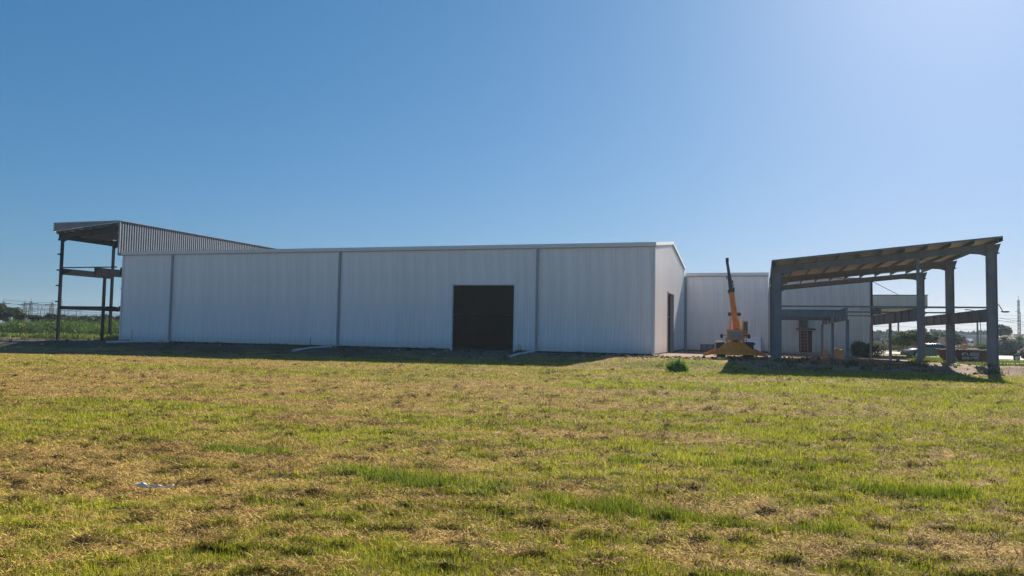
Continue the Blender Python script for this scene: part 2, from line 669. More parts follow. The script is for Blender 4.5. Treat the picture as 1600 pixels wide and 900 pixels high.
gm, nt, b = new_mat("field_ground")
at = nt.nodes.new("ShaderNodeAttribute")
at.attribute_name = "tint"
tc = nt.nodes.new("ShaderNodeTexCoord")
no = nt.nodes.new("ShaderNodeTexNoise")
no.inputs["Scale"].default_value = 14
no.inputs["Detail"].default_value = 8
no.inputs["Roughness"].default_value = 0.75
nt.links.new(tc.outputs["Object"], no.inputs["Vector"])
mr = nt.nodes.new("ShaderNodeMapRange")
mr.inputs["From Min"].default_value = 0.3
mr.inputs["From Max"].default_value = 0.7
mr.inputs["To Min"].default_value = 0.45
mr.inputs["To Max"].default_value = 1.5
nt.links.new(no.outputs[0], mr.inputs[0])
vm = nt.nodes.new("ShaderNodeVectorMath")
vm.operation = 'SCALE'
nt.links.new(at.outputs["Color"], vm.inputs[0])
nt.links.new(mr.outputs[0], vm.inputs["Scale"])
nt.links.new(vm.outputs[0], b.inputs["Base Color"])
b.inputs["Roughness"].default_value = 0.95
b.inputs["Specular IOR Level"].default_value = 0.1
bp = nt.nodes.new("ShaderNodeBump")
bp.inputs["Strength"].default_value = 0.9
bp.inputs["Distance"].default_value = 0.05
nt.links.new(no.outputs[0], bp.inputs["Height"])
nt.links.new(bp.outputs[0], b.inputs["Normal"])

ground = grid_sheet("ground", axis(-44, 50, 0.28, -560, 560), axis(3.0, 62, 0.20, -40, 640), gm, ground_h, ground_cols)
tag(ground, kind="structure")

# ------------------------------------------------------------------ grass blades (real geometry, nobody could count it)
def grass_field(name, N, label, dry):
    k = math.log(54 / 4.2)
    Y = 4.2 * np.exp(RNG.uniform(0, 1, N) * k)
    X = RNG.uniform(-0.82, 0.82, N) * Y
    if dry:
        X = X + 0
    g = green_mask(X, Y)
    d = dirt_mask(X, Y)
    l = lump(X, Y)
    u, v = UV(X, Y)
    if dry:
        keep = (RNG.uniform(0, 1, N) < (1.0 - 0.86 * np.minimum(g, 1.1))) & (RNG.uniform(0, 1, N) > d * 1.1)
    else:
        keep = (RNG.uniform(0, 1, N) < (0.10 + 0.95 * g)) & (RNG.uniform(0, 1, N) > d * 0.96)
    keep &= ~((v > -1.0) & (u < 8))
    X, Y, g, l, u, v = X[keep], Y[keep], g[keep], l[keep], u[keep], v[keep]
    n = len(X)
    Z = ground_h(X, Y)
    st = strip_mask(X, Y)
    az = RNG.uniform(0, 2 * math.pi, n)
    wid = (0.0034 + 0.00062 * Y) * RNG.uniform(0.7, 1.5, n)
    big = 1 + Y / 60
    if dry:
        ln = RNG.uniform(0.025, 0.085, n) * big
        el = RNG.uniform(0.02, 0.7, n) ** 1.5
        base = np.stack([X, Y, Z + RNG.uniform(-0.005, 0.035, n) + 0.03 * l], 1)
        c1 = np.array([0.56, 0.375, 0.125])
        c2 = np.array([0.20, 0.118, 0.042])
        c3 = np.array([0.62, 0.46, 0.16])
        t = RNG.uniform(0, 1, (n, 1))
        c = np.where(t < 0.45, c1, np.where(t < 0.72, c2, c3))
        c = c * (1 - 0.35 * l[:, None])
    else:
        ln = RNG.uniform(0.03, 0.075, n) * big * (1 + 0.8 * st) * (0.75 + 0.35 * g)
        el = RNG.uniform(0.5, 1.45, n)
        base = np.stack([X, Y, Z - 0.005], 1)
        t = RNG.uniform(0, 1, (n, 1))
        pn = fbm(X * 0.5, Y * 0.5, 91, 3)[:, None]
        c = np.array([0.19, 0.25, 0.018]) * (1 - t) + np.array([0.45, 0.42, 0.035]) * t
        c = c * (0.7 + 0.6 * pn)
        sm = st[:, None]
        c = c * (1 - sm * np.array([0.50, 0.36, 0.35]))
    d3 = np.stack([np.cos(az) * np.cos(el), np.sin(az) * np.cos(el), np.sin(el)], 1)
    s = np.stack([-np.sin(az), np.cos(az), np.zeros(n)], 1) * (wid / 2)[:, None]
    tip = base + d3 * ln[:, None]
    V = np.stack([base - s, base + s, tip], 1).reshape(-1, 3)
    F = np.arange(3 * n).reshape(n, 3)
    c = c * RNG.uniform(0.55, 1.4, (n, 1))
    cc = np.repeat(c, 3, 0)
    o = tri_object(name, V, F, cc, M_BLADE if not dry else M_THATCH)
    return tag(o, label, "grass", kind="stuff")


grass_field("grass", 1200000, "green mown grass growing in patches and streaks over the field", False)
grass_field("dry_grass", 1000000, "tan cut hay and straw lying across the mown field", True)


def hay_clumps():
    N = 4200
    Y = 5 * np.exp(RNG.uniform(0, 1, N) * math.log(9))
    X = RNG.uniform(-0.8, 0.8, N) * Y
    dm = dirt_mask(X, Y)
    pr = (lump(X, Y) * 0.45 + 0.42) * (dm < 0.3)
    k = RNG.uniform(0, 1, N) < pr
    X, Y = X[k], Y[k]
    VV, CC = [], []
    for x, y in zip(X, Y):
        r = (0.03 + 0.14 * RNG.uniform() ** 2.5) * (1 + y / 60)
        m_ = int(35 + 30 * RNG.uniform())
        a = RNG.uniform(0, 2 * math.pi, m_)
        rr = np.sqrt(RNG.uniform(0, 1, m_)) * r
        px = x + rr * np.cos(a) * 1.5
        py = y + rr * np.sin(a)
        pz = ground_h(px, py) + (1 - (rr / r) ** 2) * r * 0.45 * RNG.uniform(0.3, 1, m_)
        az = RNG.uniform(0, 2 * math.pi, m_)
        el = RNG.uniform(-0.3, 0.6, m_)
        ln = RNG.uniform(0.05, 0.13, m_) * (1 + y / 50)
        w = 0.006 + 0.0007 * y
        P = np.stack([px, py, pz], 1)
        D = np.stack([np.cos(az) * np.cos(el), np.sin(az) * np.cos(el), np.sin(el)], 1) * ln[:, None]
        S = np.stack([-np.sin(az), np.cos(az), np.zeros(m_)], 1) * w / 2
        VV.append(np.stack([P - S, P + S, P + D], 1).reshape(-1, 3))
        base = np.array([0.085, 0.052, 0.026]) if RNG.uniform() < 0.7 else np.array([0.24, 0.155, 0.065])
        CC.append(np.repeat(base * RNG.uniform(0.6, 1.4, (m_, 1)), 3, 0))
    V = np.concatenate(VV)
    o = tri_object("hay_clumps", V, np.arange(len(V)).reshape(-1, 3), np.concatenate(CC), M_THATCH)
    tag(o, "brown lumps of mower thatch scattered over the field", "hay", kind="stuff")


hay_clumps()


# ------------------------------------------------------------------ roads
def strip_sheet(name, quadpts, m, lift, nx=40, ny=8):
    """a bilinear patch laid 'lift' above the terrain"""
    (a, b, c, d) = [np.array(p, float) for p in quadpts]
    V = []
    for j in range(ny + 1):
        for i in range(nx + 1):
            s, t = i / nx, j / ny
            p = a * (1 - s) * (1 - t) + b * s * (1 - t) + c * s * t + d * (1 - s) * t
            V.append((p[0], p[1], 0))
    V = np.array(V)
    V[:, 2] = ground_h(V[:, 0], V[:, 1]) + lift
    F = [(j * (nx + 1) + i, j * (nx + 1) + i + 1, (j + 1) * (nx + 1) + i + 1, (j + 1) * (nx + 1) + i) for j in range(ny) for i in range(nx)]
    o = tri_object(name, V, np.array(F), None, m)
    return tag(o, kind="structure")


strip_sheet("road", [(30, 97.5), (66, 70), (80, 98), (32, 101.5)], M_ROAD, 0.05)
strip_sheet("avenue", [(60, 205), (420, 205), (420, 260), (60, 260)], M_ROAD, 0.12, 60, 4)
strip_sheet("footpath", [(30, 107), (70, 112), (70, 114), (30, 109)], M_CONC, 0.05, 20, 2)

# ------------------------------------------------------------------ the white hall
HALL = thing("white_hall", "long low white metal clad hall with a wide dark doorway, behind the mown field", "warehouse", (O[0], O[1], 0), TH)
HL, HV, HE, HR = 49.55, 22.8, 8.28, 9.62     # length, depth, eave and ridge heights
Z0 = 0.14


def wall_panel_bm(w, z0, z1, z1b=None, ribs=2, rw=0.085, rd=0.024):
    """ribbed sheet facing -y, spans x 0..w; sloped top when z1b is given; 12 mm joint each side"""
    if z1b is None:
        z1b = z1
    prof = [(0.006, 0.03), (0.006, 0.0)]
    step = w / ribs
    for i in range(ribs):
        c = step * (i + 0.5)
        prof += [(c - rw / 2, 0.0), (c - rw / 4, -rd), (c + rw / 4, -rd), (c + rw / 2, 0.0)]
    prof += [(w - 0.006, 0.0), (w - 0.006, 0.03)]
    vs = []
    for x, y in prof:
        vs.append((x, y, z0))
    for x, y in prof:
        vs.append((x, y, z1 + (z1b - z1) * x / w))
    n = len(prof)
    fs = [(i, i + 1, i + 1 + n, i + n) for i in range(n - 1)]
    return MB().add(vs, fs)


def panel_run(parent, u0, u1, z0, z1, m, v=0.0, rot=0.0, topf=None, target=1.0, ribs=2):
    """row of wall panels from u0 to u1 along the facade (rot 0) or along the side wall (rot 90)"""
    n = max(1, round((u1 - u0) / target))
    w = (u1 - u0) / n
    first = None
    for i in range(n):
        a = u0 + i * w
        if topf is None:
            if first is None:
                first = wall_panel_bm(w, z0, z1, ribs=ribs).build("wall_panel", m, parent)
                o = first
            else:
                o = first.copy()
                COL.objects.link(o)
        else:
            o = wall_panel_bm(w, z0, topf(a), topf(a + w), ribs=ribs).build("wall_panel", m, parent)
        if rot == 0:
            o.location = (a, v, 0)
        else:
            o.location = (v, a, 0)
            o.rotation_euler = (0, 0, math.pi / 2)
        o.location.z += 0.0
    return first


DL, DR, DH = -16.13, -10.75, 5.22
panel_run(HALL, -HL, DL, Z0, HE, M_WHITE)
panel_run(HALL, DL, DR, DH, HE, M_WHITE, target=1.08)
panel_run(HALL, DR, 0.0, Z0, HE, M_WHITE)


def gable(v):
    return HE + (HR - HE) * (1 - abs(v - HV / 2) / (HV / 2)) - 0.05


SD0, SD1, SDH = 8.1, 12.9, 5.1
panel_run(HALL, 0.0, SD0, Z0, 0, M_WHITE, v=0.0, rot=1, topf=gable)
panel_run(HALL, SD0, SD1, SDH, 0, M_WHITE, v=0.0, rot=1, topf=gable)
panel_run(HALL, SD1, HV, Z0, 0, M_WHITE, v=0.0, rot=1, topf=gable)

# enclosing shell: inner lining, far walls, floor and roof (keeps the inside as dark as it should be)
mb = MB()
mb.box(-HL, DL, 0.06, 0.12, 0, HE - 0.05)
mb.box(DL, DR, 0.06, 0.12, DH, HE - 0.05)
mb.box(DR, 0, 0.06, 0.12, 0, HE - 0.05)
mb.box(-HL, 0, HV - 0.1, HV, 0, HE - 0.05)
mb.prism([(0.12, 0), (HV - 0.1, 0), (HV - 0.1, HE - 0.1), (HV / 2, HR - 0.12), (0.12, HE - 0.1)], -HL, -HL + 0.1, 'x')
mb.prism([(0.12, 0), (SD0, 0), (SD0, gable(SD0) - .07), (0.12, HE - 0.1)], -0.12, -0.06, 'x')
mb.prism([(SD0, SDH), (SD1, SDH), (SD1, gable(SD1) - .07), (HV / 2, HR - .12), (SD0, gable(SD0) - .07)], -0.12, -0.06, 'x')
mb.prism([(SD1, 0), (HV - .1, 0), (HV - .1, HE - .1), (SD1, gable(SD1) - .07)], -0.12, -0.06, 'x')
mb.build("inner_lining", M_INT, HALL)
MB().box(-HL + 0.1, -0.12, 0.12, HV - 0.1, -0.12, 0.03).build("floor_slab", M_FLOOR, HALL)
mb = MB()
mb.add([(-HL - 0.1, -0.12, HE + 0.02), (0.1, -0.12, HE + 0.02), (0.1, HV / 2, HR), (-HL - 0.1, HV / 2, HR),
        (-HL - 0.1, HV + 0.1, HE + 0.02), (0.1, HV + 0.1, HE + 0.02)],
       [(0, 1, 2, 3), (3, 2, 5, 4)])
ro = mb.build("roof", M_GALV, HALL)
sm = ro.modifiers.new("thick", 'SOLIDIFY')
sm.thickness = 0.05
# trims
MB().box(-HL - 0.14, 0.12, -0.16, -0.125, HE - 0.18, HE + 0.12).build("eave_flashing", M_TRIM, HALL)
MB().box(-HL - 0.14, 0.12, -0.12, -0.04, HE - 0.22, HE - 0.12).build("eave_gutter", M_TRIMD, HALL)
mb = MB()
mb.bar((0.12, -0.16, HE - 0.01), (0.12, HV / 2, HR + 0.03), 0.05, 0.24)
mb.bar((0.12, HV / 2, HR + 0.03), (0.12, HV, HE + 0.03), 0.05, 0.24)
mb.build("verge_flashing", M_TRIM, HALL)
mb = MB()
mb.box(-0.16, 0.045, -0.052, -0.036, Z0 - .04, HE - 0.19)
mb.box(0.036, 0.052, -0.036, 0.16, Z0 - .04, HE - 0.16)
mb.build("corner_trim", M_TRIM, HALL)
MB().box(0.053, 0.075, -0.075, -0.053, Z0, HE - 0.19).build("corner_bead", M_TRIMD, HALL)
mb = MB()
mb.box(-HL - 0.05, -HL + 0.12, -0.052, -0.036, Z0 - .04, HE - 0.19)
mb.box(-HL - 0.052, -HL - 0.036, -0.036, 0.2, Z0 - .04, HE - 0.19)
mb.build("corner_trim", M_TRIM, HALL)
mb = MB()
for q in ((-HL, DL, 0.02, 0.055), (DR, 0, 0.02, 0.055), (-0.055, -0.02, 0.056, SD0), (-0.055, -0.02, SD1, HV)):
    MB().box(*q, -0.25, Z0 + 0.05).build("plinth", M_PLINTH, HALL)
mb = MB()
mb.box(DL - 0.02, DL + 0.11, -0.06, 0.16, 0.0, DH + 0.02)
mb.box(DR - 0.11, DR + 0.02, -0.06, 0.16, 0.0, DH + 0.02)
mb.box(DL - 0.02, DR + 0.02, -0.06, 0.16, DH + 0.022, DH + 0.12)
mb.build("door_frame", M_TRIM, HALL)
mb = MB()
mb.box(-0.25, 0.06, SD0 - 0.02, SD0 + 0.10, 0.0, SDH + 0.02)
mb.box(-0.25, 0.06, SD1 - 0.22, SD1 + 0.02, 0.0, SDH + 0.02)
mb.box(-0.25, 0.06, SD0 - 0.02, SD1 + 0.02, SDH + 0.022, SDH + 0.12)
mb.build("door_frame", M_TRIMD, HALL)
for du in (-43.75, -26.36, -8.97):
    o = MB().box(du - 0.07, du + 0.07, -0.20, -0.06, 0.18, HE - 0.2).build("downspout", M_TRIMD, HALL)
    MB().box(du - 0.16, du - 0.075, -0.075, -0.04, 0.18, HE - 0.2).build("cover_strip", M_TRIM, HALL)
    MB().tube([(du, -0.13, 0.2), (du, -0.2, 0.1), (du - 0.02, -0.4, 0.07)], 0.08, 10).build("downspout_shoe", M_PVC, HALL)
for z in (1.6, 3.2, 4.9, 6.4):
    MB().box(-HL - 0.28, -HL - 0.05, 0.1, 0.3, z, z + 0.12).build("wall_bracket", M_STEELD, HALL)
# portal frames inside, seen dimly through the doorway
for u in (-43.75, -26.36, -8.97, -17.5, -35):
    mb = MB()
    mb.ibeam((u, HV - 0.4, 0), (u, HV - 0.4, HE - 0.3), 0.35, 0.2, (0, 1, 0))
    mb.ibeam((u, 0.35, HE - 0.5), (u, HV / 2, HR - 0.45), 0.4, 0.2)
    mb.ibeam((u, HV / 2, HR - 0.45), (u, HV - 0.4, HE - 0.5), 0.4, 0.2)
    mb.build("portal_frame", M_STEEL, HALL)
mb = MB()
for z in (3.3,):
    mb.box(-HL + .2, -.3, HV - 0.32, HV - 0.2, z, z + 0.16)
mb.build("wall_rail", M_STEEL, HALL)

# ------------------------------------------------------------------ rear hall behind the crane, and the older hall to its right
REAR = thing("rear_hall", "pale metal clad hall wall set back behind the yellow crane", "warehouse", (O[0], O[1], 0), TH)
RU1 = 8.15
panel_run(REAR, 0.15, RU1, 0.1, 7.62, M_WHITE, v=23.0)
mb = MB()
mb.box(0.15, RU1, 23.07, 23.2, 0, 7.6)
mb.box(RU1 - 0.13, RU1, 23.2, 43, 0, 7.6)
mb.box(0.15, 0.28, 23.2, 43, 0, 7.6)
mb.box(0.28, RU1 - 0.13, 42.9, 43, 0, 7.6)
mb.build("wall_core", M_WHITE, REAR)
MB().box(0.1, RU1 + .03, 22.86, 43.05, 7.66, 7.78).build("roof", M_GALV, REAR)
MB().box(0.14, RU1 + 0.03, 22.80, 22.855, 7.60, 7.90).build("eave_flashing", M_TRIM, REAR)
MB().box(0.14, RU1 + 0.03, 22.86, 22.93, 7.50, 7.60).build("eave_gutter", M_TRIMD, REAR)
MB().box(0.0, 0.26, 22.82, 22.99, -0.1, 7.58).build("corner_post", M_TRIMD, REAR)
MB().box(0.28, RU1, 23.02, 23.06, -0.2, 0.14).build("plinth", M_PLINTH, REAR)

OLD = thing("older_hall", "older off-white ribbed hall with a maroon door, seen through the open steel canopy", "warehouse", (O[0], O[1], 0), TH)
OU0, OU1, OH = 8.25, 17.45, 7.25
DU0, DU1 = 10.95, 12.25      # maroon door and its frame
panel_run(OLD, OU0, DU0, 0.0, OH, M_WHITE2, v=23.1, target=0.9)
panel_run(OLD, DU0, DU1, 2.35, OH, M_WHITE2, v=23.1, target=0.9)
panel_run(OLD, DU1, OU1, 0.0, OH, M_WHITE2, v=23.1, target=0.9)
mb = MB()
mb.box(OU0, DU0, 23.15, 23.3, -0.3, OH)
mb.box(DU0, DU1, 23.15, 23.3, 2.35, OH)
mb.box(DU1, OU1, 23.15, 23.3, -0.3, OH)
mb.box(OU1 - 0.15, OU1, 23.3, 45, -0.3, OH)
mb.box(OU0, OU0 + .1, 23.3, 44.85, -0.3, OH)
mb.box(OU0 + .1, OU1 - .15, 44.85, 45, -0.3, OH)
mb.box(DU0, DU1, 23.32, 23.4, -0.3, 2.6)
mb.build("wall_core", M_WHITE2, OLD)
MB().box(OU0 + .1, OU1 + 0.1, 23.0, 45.1, OH + .003, OH + 0.12).build("roof", M_GALV, OLD)
MB().box(OU0 - .06, OU0 + 0.12, 22.92, 23.06, 0, OH + 0.15).build("corner_trim", M_TRIM, OLD)
MB().box(OU1 - 0.05, OU1 + 0.12, 22.98, 23.1, -0.3, OH + 0.1).build("corner_post", M_STEELD, OLD)
dr = MB().box(DU0 + 0.55, DU1 - 0.06, 23.12, 23.17, -0.05, 2.2).build("door", M_DOORM, OLD)
mb = MB()
for i in range(5):
    x = DU0 + 0.60 + i * 0.125
    mb.box(x, x + 0.02, 23.10, 23.12, 0.0, 2.15)
mb.build("door_rib", M_DOORM, dr)
MB().box(DU0 + 0.02, DU0 + 0.53, 23.12, 23.17, -0.05, 2.2).build("side_panel", M_DOORM, OLD)
mb = MB()
mb.box(DU0 - 0.06, DU0 + .02, 23.02, 23.2, -0.05, 2.28)
mb.box(DU1 - 0.06, DU1 + 0.06, 23.02, 23.2, -0.05, 2.28)
mb.box(DU0 + .02, DU1 - .06, 23.02, 23.2, 2.21, 2.28)
mb.build("door_frame", M_TRIM, OLD)
MB().box(DU0 - 0.25, DU1 + 0.22, 22.55, 23.05, 2.30, 2.42).build("door_canopy", M_STEELD, OLD)
MB().tube([(16.75, 22.98, 0.0), (16.75, 22.98, 4.25), (17.2, 22.98, 4.3)], 0.05, 8).build("downspout", M_TRIM, OLD)
MB().box(16.35, 17.8, 22.85, 22.97, 4.32, 4.38).build("lamp_bracket", M_TRIMD, OLD)
MB().box(8.4, 13.9, 22.2, 22.35, -0.2, 0.12).build("kerb_strip", M_CONC, OLD)
# street side sign band on the older hall: horizontal boards over a cream soffit
BX0, BX1, BV = 17.57, 22.6, 25.0
for i in range(5):
    z0 = 4.55 + i * 0.245
    MB().box(BX0, BX1, BV - 0.02 - 0.012 * (i % 2), BV + 0.08, z0, z0 + 0.205).build("fascia_board", M_WHITE2, OLD)
MB().box(BX0, BX1, BV + 0.082, 38.0, 4.55, 5.75).build("awning_body", M_WHITE2, OLD)
MB().box(BX0, BX1 + 0.05, BV - 0.06, 38.05, 5.78, 5.84).build("awning_capping", M_TRIMD, OLD)
MB().add([(BX0, BV, 4.52), (BX1, BV, 4.52), (BX1, 38, 4.52), (BX0, 38, 4.52)], [(0, 1, 2, 3)]).build("soffit", mat("cream_soffit", (0.80, 0.74, 0.60), 0.7), OLD)
MB().prism([(BX0, 3.35), (BX0, 4.51), (BX1 - .4, 4.51)], BV + 0.4, 37.5).build("awning_haunch", mat("cream_soffit", (0.80, 0.74, 0.60), 0.7), OLD)
MB().box(17.75, 18.5, BV - 0.3, BV + 0.3, 3.95, 4.45).build("floodlight", M_DARK, OLD, bevel=0.02)
MB().tube([(17.5, 23.6, 7.1), (20.1, 25.2, 5.85)], 0.025, 6).build("stay_wire", M_STEELD, OLD)
tag(MB().box(10.95, 11.75, 22.3, 22.85, 2.45, 3.9).build("wall_cupboard", M_WOODG), "dark brown boxy unit on the wall above the ladder and maroon door", "wall unit").location = (O[0], O[1], 0)
bpy.data.objects["wall_cupboard"].rotation_euler = (0, 0, TH)


# ------------------------------------------------------------------ open steel canopy on the right
CAN = thing("steel_canopy", "open grey steel frame with a sloping tan lined roof, right of the yellow crane", "steel frame", (O[0], O[1], 0), TH)
CU0, CU1 = 8.47, 20.37
CV = (-5.65, 4.95, 15.55)


def roofz(u):
    return 6.27 + 0.0992 * (u - 8.2)


for v in CV:
    for u in (CU0, CU1):
        top = roofz(u) - 0.25
        mb = MB()
        x0 = u - 0.27 if u == CU0 else u - 0.27
        mb.ibeam((u, v, -0.5), (u, v, top), 0.54, 0.26, (1, 0, 0), 0.025)
        mb.box(u - 0.32, u + 0.32, v - 0.2, v + 0.2, -0.5, hz(*W(u, v)) + 0.05)
        c = mb.build("column", M_STEEL, CAN)
        gz = hz(*W(u, v)) + 0.05
        for bx_ in (-0.26, 0.26):
            for by_ in (-0.16, 0.16):
                MB().tube([(u + bx_, v + by_, gz), (u + bx_, v + by_, gz + 0.07)], 0.02, 6).build("anchor_bolt", M_STEELD, c)
        MB().box(u - 0.5, u + 0.5, v - 0.4, v + 0.4, -0.7, gz - 0.02).build("footing", M_CONC, c)
        MB().box(u + 0.25, u + 0.42, v - 0.05, v + 0.05, top - 0.55, top - 0.48).build("cleat", M_STEELD, c)
    mb = MB()
    ra, rb_ = CU0 - 0.2, CU1 + 0.2
    mb.ibeam((ra, v, roofz(ra) - 0.22 - 0.21), (rb_, v, roofz(rb_) - 0.22 - 0.21), 0.42, 0.22, (0, 0, 1), 0.022)
    mb.prism([(CU1 - 1.5, roofz(CU1 - 1.5) - 0.62), (CU1 - 0.26, roofz(CU1) - 0.66), (CU1 - 0.26, roofz(CU1) - 0.95), (CU1 - 0.6, roofz(CU1) - 0.84)], v - 0.012, v + 0.012)
    mb.prism([(CU0 + 0.26, roofz(CU0) - 0.62), (CU0 + 1.1, roofz(CU0 + 1.1) - 0.62), (CU0 + 0.26, roofz(CU0) - 0.95)], v - 0.012, v + 0.012)
    # raking end bracket at the high side
    mb.prism([(CU1 + 0.28, roofz(CU1) - 0.95), (CU1 + 0.28, roofz(CU1) - 0.25), (CU1 + 0.5, roofz(CU1) - 0.2)], v - 0.03, v + 0.03)
    mb.build("rafter", M_STEEL, CAN)
NP = 11
for i in range(NP):
    u = CU0 - 0.1 + i * (CU1 + 0.2 - CU0) / (NP - 1)
    z = roofz(u)
    mb = MB()
    mb.box(u - 0.012, u + 0.012, -6.75, 15.9, z - 0.215, z - 0.02)
    mb.box(u - 0.012, u + 0.07, -6.75, 15.9, z - 0.026, z - 0.014)
    mb.box(u - 0.07, u + 0.012, -6.75, 15.9, z - 0.222, z - 0.21)
    mb.build("purlin", M_STEEL, CAN)
    if i < NP - 1:
        pass
# roof sheets, laid down the slope, a metre wide each
s0 = None
for k in range(23):
    if s0 is None:
        mb = MB()
        ua, ub = CU0 - 0.3, CU1 + 0.28
        w = 0.985
        prof = [(0, 0), (0.2, 0), (0.23, 0.035), (0.27, 0.035), (0.30, 0), (0.68, 0), (0.71, 0.035), (0.75, 0.035), (0.78, 0), (w, 0)]
        n = len(prof)
        vs = [(ua, y, roofz(ua) + z) for y, z in prof] + [(ub, y, roofz(ub) + z) for y, z in prof]
        mb.add(vs, [(i, i + 1, i + 1 + n, i + n) for i in range(n - 1)])
        s0 = mb.build("roof_sheet", M_CEIL, CAN)
        o = s0
    else:
        o = s0.copy()
        COL.objects.link(o)
    o.location = (0, -6.8 + k * 0.99, 0)
ua, ub = CU0 - 0.3, CU1 + 0.28
mb = MB()
mb.bar((ua, -6.84, roofz(ua) + 0.02), (ub, -6.84, roofz(ub) + 0.02), 0.03, 0.10)
mb.build("verge_flashing", M_STEEL, CAN)
MB().box(ua - 0.03, ua, -6.84, 15.9, roofz(ua) - 0.36, roofz(ua) + 0.05).build("eave_fascia", M_STEEL, CAN)
MB().box(ub, ub + 0.03, -6.84, 15.9, roofz(ub) - 0.22, roofz(ub) + 0.05).build("high_fascia", M_STEELD, CAN)
# mezzanine: thin ties across, deep beams running back, slim posts
for v in CV:
    MB().box(CU0 + 0.28, CU1 - 0.28, v - 0.05, v + 0.05, 3.46, 3.56).build("tie", M_STEEL, CAN)
for u in (12.57, 16.47, CU1):
    mb = MB()
    mb.ibeam((u, CV[0] + (0.14 if u == CU1 else -0.08), 3.07), (u, CV[2] - 0.14, 3.07), 0.76, 0.2, (0, 0, 1), 0.025)
    for vv in (-3.0, -0.3, 2.3, 7.6, 10.2, 12.9):
        mb.box(u - 0.095, u + 0.095, vv - 0.01, vv + 0.01, 2.72, 3.42)
    mb.build("floor_beam", M_STEEL, CAN)
MB().ibeam((CU0 + 0.28, CV[0] + 0.0, 3.08), (12.46, CV[0], 3.08), 0.46, 0.18, (0, 0, 1), 0.02).build("floor_beam", M_STEEL, CAN)
MB().ibeam((CU0 + 0.28, CV[1] + 0.0, 3.08), (12.46, CV[1], 3.08), 0.46, 0.18, (0, 0, 1), 0.02).build("floor_beam", M_STEEL, CAN)
for u in (12.57, 16.47):
    for v in CV:
        top = 2.69
        if u == 16.47 and v == CV[0]:
            MB().box(u - 0.08, u + 0.08, v - 0.26, v - 0.10, -0.4, roofz(u) - 0.7).build("post", M_STEEL, CAN)
        else:
            mb = MB()
            mb.box(u - 0.09, u + 0.09, v - 0.09, v + 0.09, -0.4, top)
            mb.prism([(-0.28 + v, 2.69), (v + 0.28, 2.69), (v + 0.09, 2.45), (v - 0.09, 2.45)], u - 0.02, u + 0.02, 'x')
            mb.build("post", M_STEEL, CAN)
mb = MB()
mb.box(CU0 - 0.06, CU0 + 0.06, CV[0] + 0.2, CV[2] - 0.2, 3.3, 3.45)
mb.build("tie", M_STEEL, CAN)

# ------------------------------------------------------------------ tall open frame on the far left with corrugated side
TALL = thing("tall_steel_frame", "tall open dark steel frame with corrugated cladding, left of the white hall", "steel frame", (O[0], O[1], 0), TH)
TU = -57.1
for (u, v, top, w) in ((TU, 0.0, 10.35, 0.20), (TU, 6.2, 10.1, 0.20)):
    c = MB().box(u - w / 2, u + w / 2, v - 0.12, v + 0.12, -0.3, top).build("column", M_STEELD, TALL)
    if v == 0:
        for z in (1.0, 2.35, 3.7, 5.25, 6.75, 8.3, 9.7):
            MB().box(u - 0.5, u - w / 2, -0.08, 0.08, z - 0.06, z + 0.07).build("girt_cleat", M_STEELD, c)
for (u, v, top) in ((-52.9, 1.2, 6.25), (-50.2, 6.2, 10.4)):
    MB().box(u - 0.1, u + 0.1, v - 0.1, v + 0.1, -0.3, top).build("post", M_STEELD, TALL)


def tz(u):
    return 10.45 + (u + 58.4) * (11.22 - 10.45) / 8.6


for v in (0.0, 6.2):
    mb = MB()
    mb.ibeam((-57.6, v, tz(-57.6) - 0.5), (-49.95, v, tz(-49.95) - 0.5), 0.5, 0.25, (0, 0, 1), 0.03)
    mb.prism([(-57.0, tz(-57) - 0.7), (-55.9, tz(-55.9) - 0.75), (-57.0, tz(-57) - 1.1)], v - 0.05, v + 0.05)
    mb.build("rafter", M_STEELD, TALL)
for i in range(8):
    u = -57.6 + i * 1.07
    MB().box(u - 0.04, u + 0.04, -0.3, 6.6, tz(u) - 0.25, tz(u) - 0.03).build("purlin", M_STEEL, TALL)
for k in range(8):
    v = -0.34 + k * 0.88
    MB().add([(-57.75, v, tz(-57.75)), (-49.85, v, tz(-49.85)), (-49.85, v + 0.87, tz(-49.85)), (-57.75, v + 0.87, tz(-57.75))], [(0, 1, 2, 3)]).build("roof_sheet", M_GALV, TALL)
MB().box(TU - 0.1, TU + 0.1, 0.15, 6.05, 9.75, 10.2).build("eave_beam", M_STEELD, TALL)
MB().prism([(-57.78, 10.5), (-57.78, 11.3), (-49.8, 11.3), (-49.8, 11.24)], -0.42, -0.37).build("front_fascia", M_STEEL, TALL)
MB().box(-57.86, -57.79, -0.44, 6.5, 10.45, 11.32).build("side_fascia", M_TRIM, TALL)
MB().box(-57.84, -49.8, -0.47, -0.425, 11.24, 11.34).build("capping", M_TRIMD, TALL)
for z0, z1, u, va, vb in ((6.32, 6.92, TU, 0.13, 6.0), (6.25, 6.98, -52.9, 0.0, 6.1), (6.25, 6.98, -50.2, 0.42, 6.05), (2.95, 3.28, TU, 0.13, 6.0), (2.85, 3.3, -52.9, 1.32, 6.1), (2.85, 3.3, -50.2, 0.42, 6.05)):
    MB().box(u - 0.09, u + 0.09, va, vb, z0, z1).build("floor_beam", M_STEELD, TALL)
for z0, z1 in ((6.94, 7.04), (2.98, 3.26)):
    MB().box(TU + 0.15, -50.31, -0.05, 0.05, z0, z1).build("tie", M_STEELD, TALL)
MB().box(TU + 0.15, -50.31, 6.15, 6.25, 6.9, 7.0).build("tie", M_STEELD, TALL)
MB().box(TU + 0.15, -50.31, 6.15, 6.25, 3.0, 3.25).build("tie", M_STEELD, TALL)
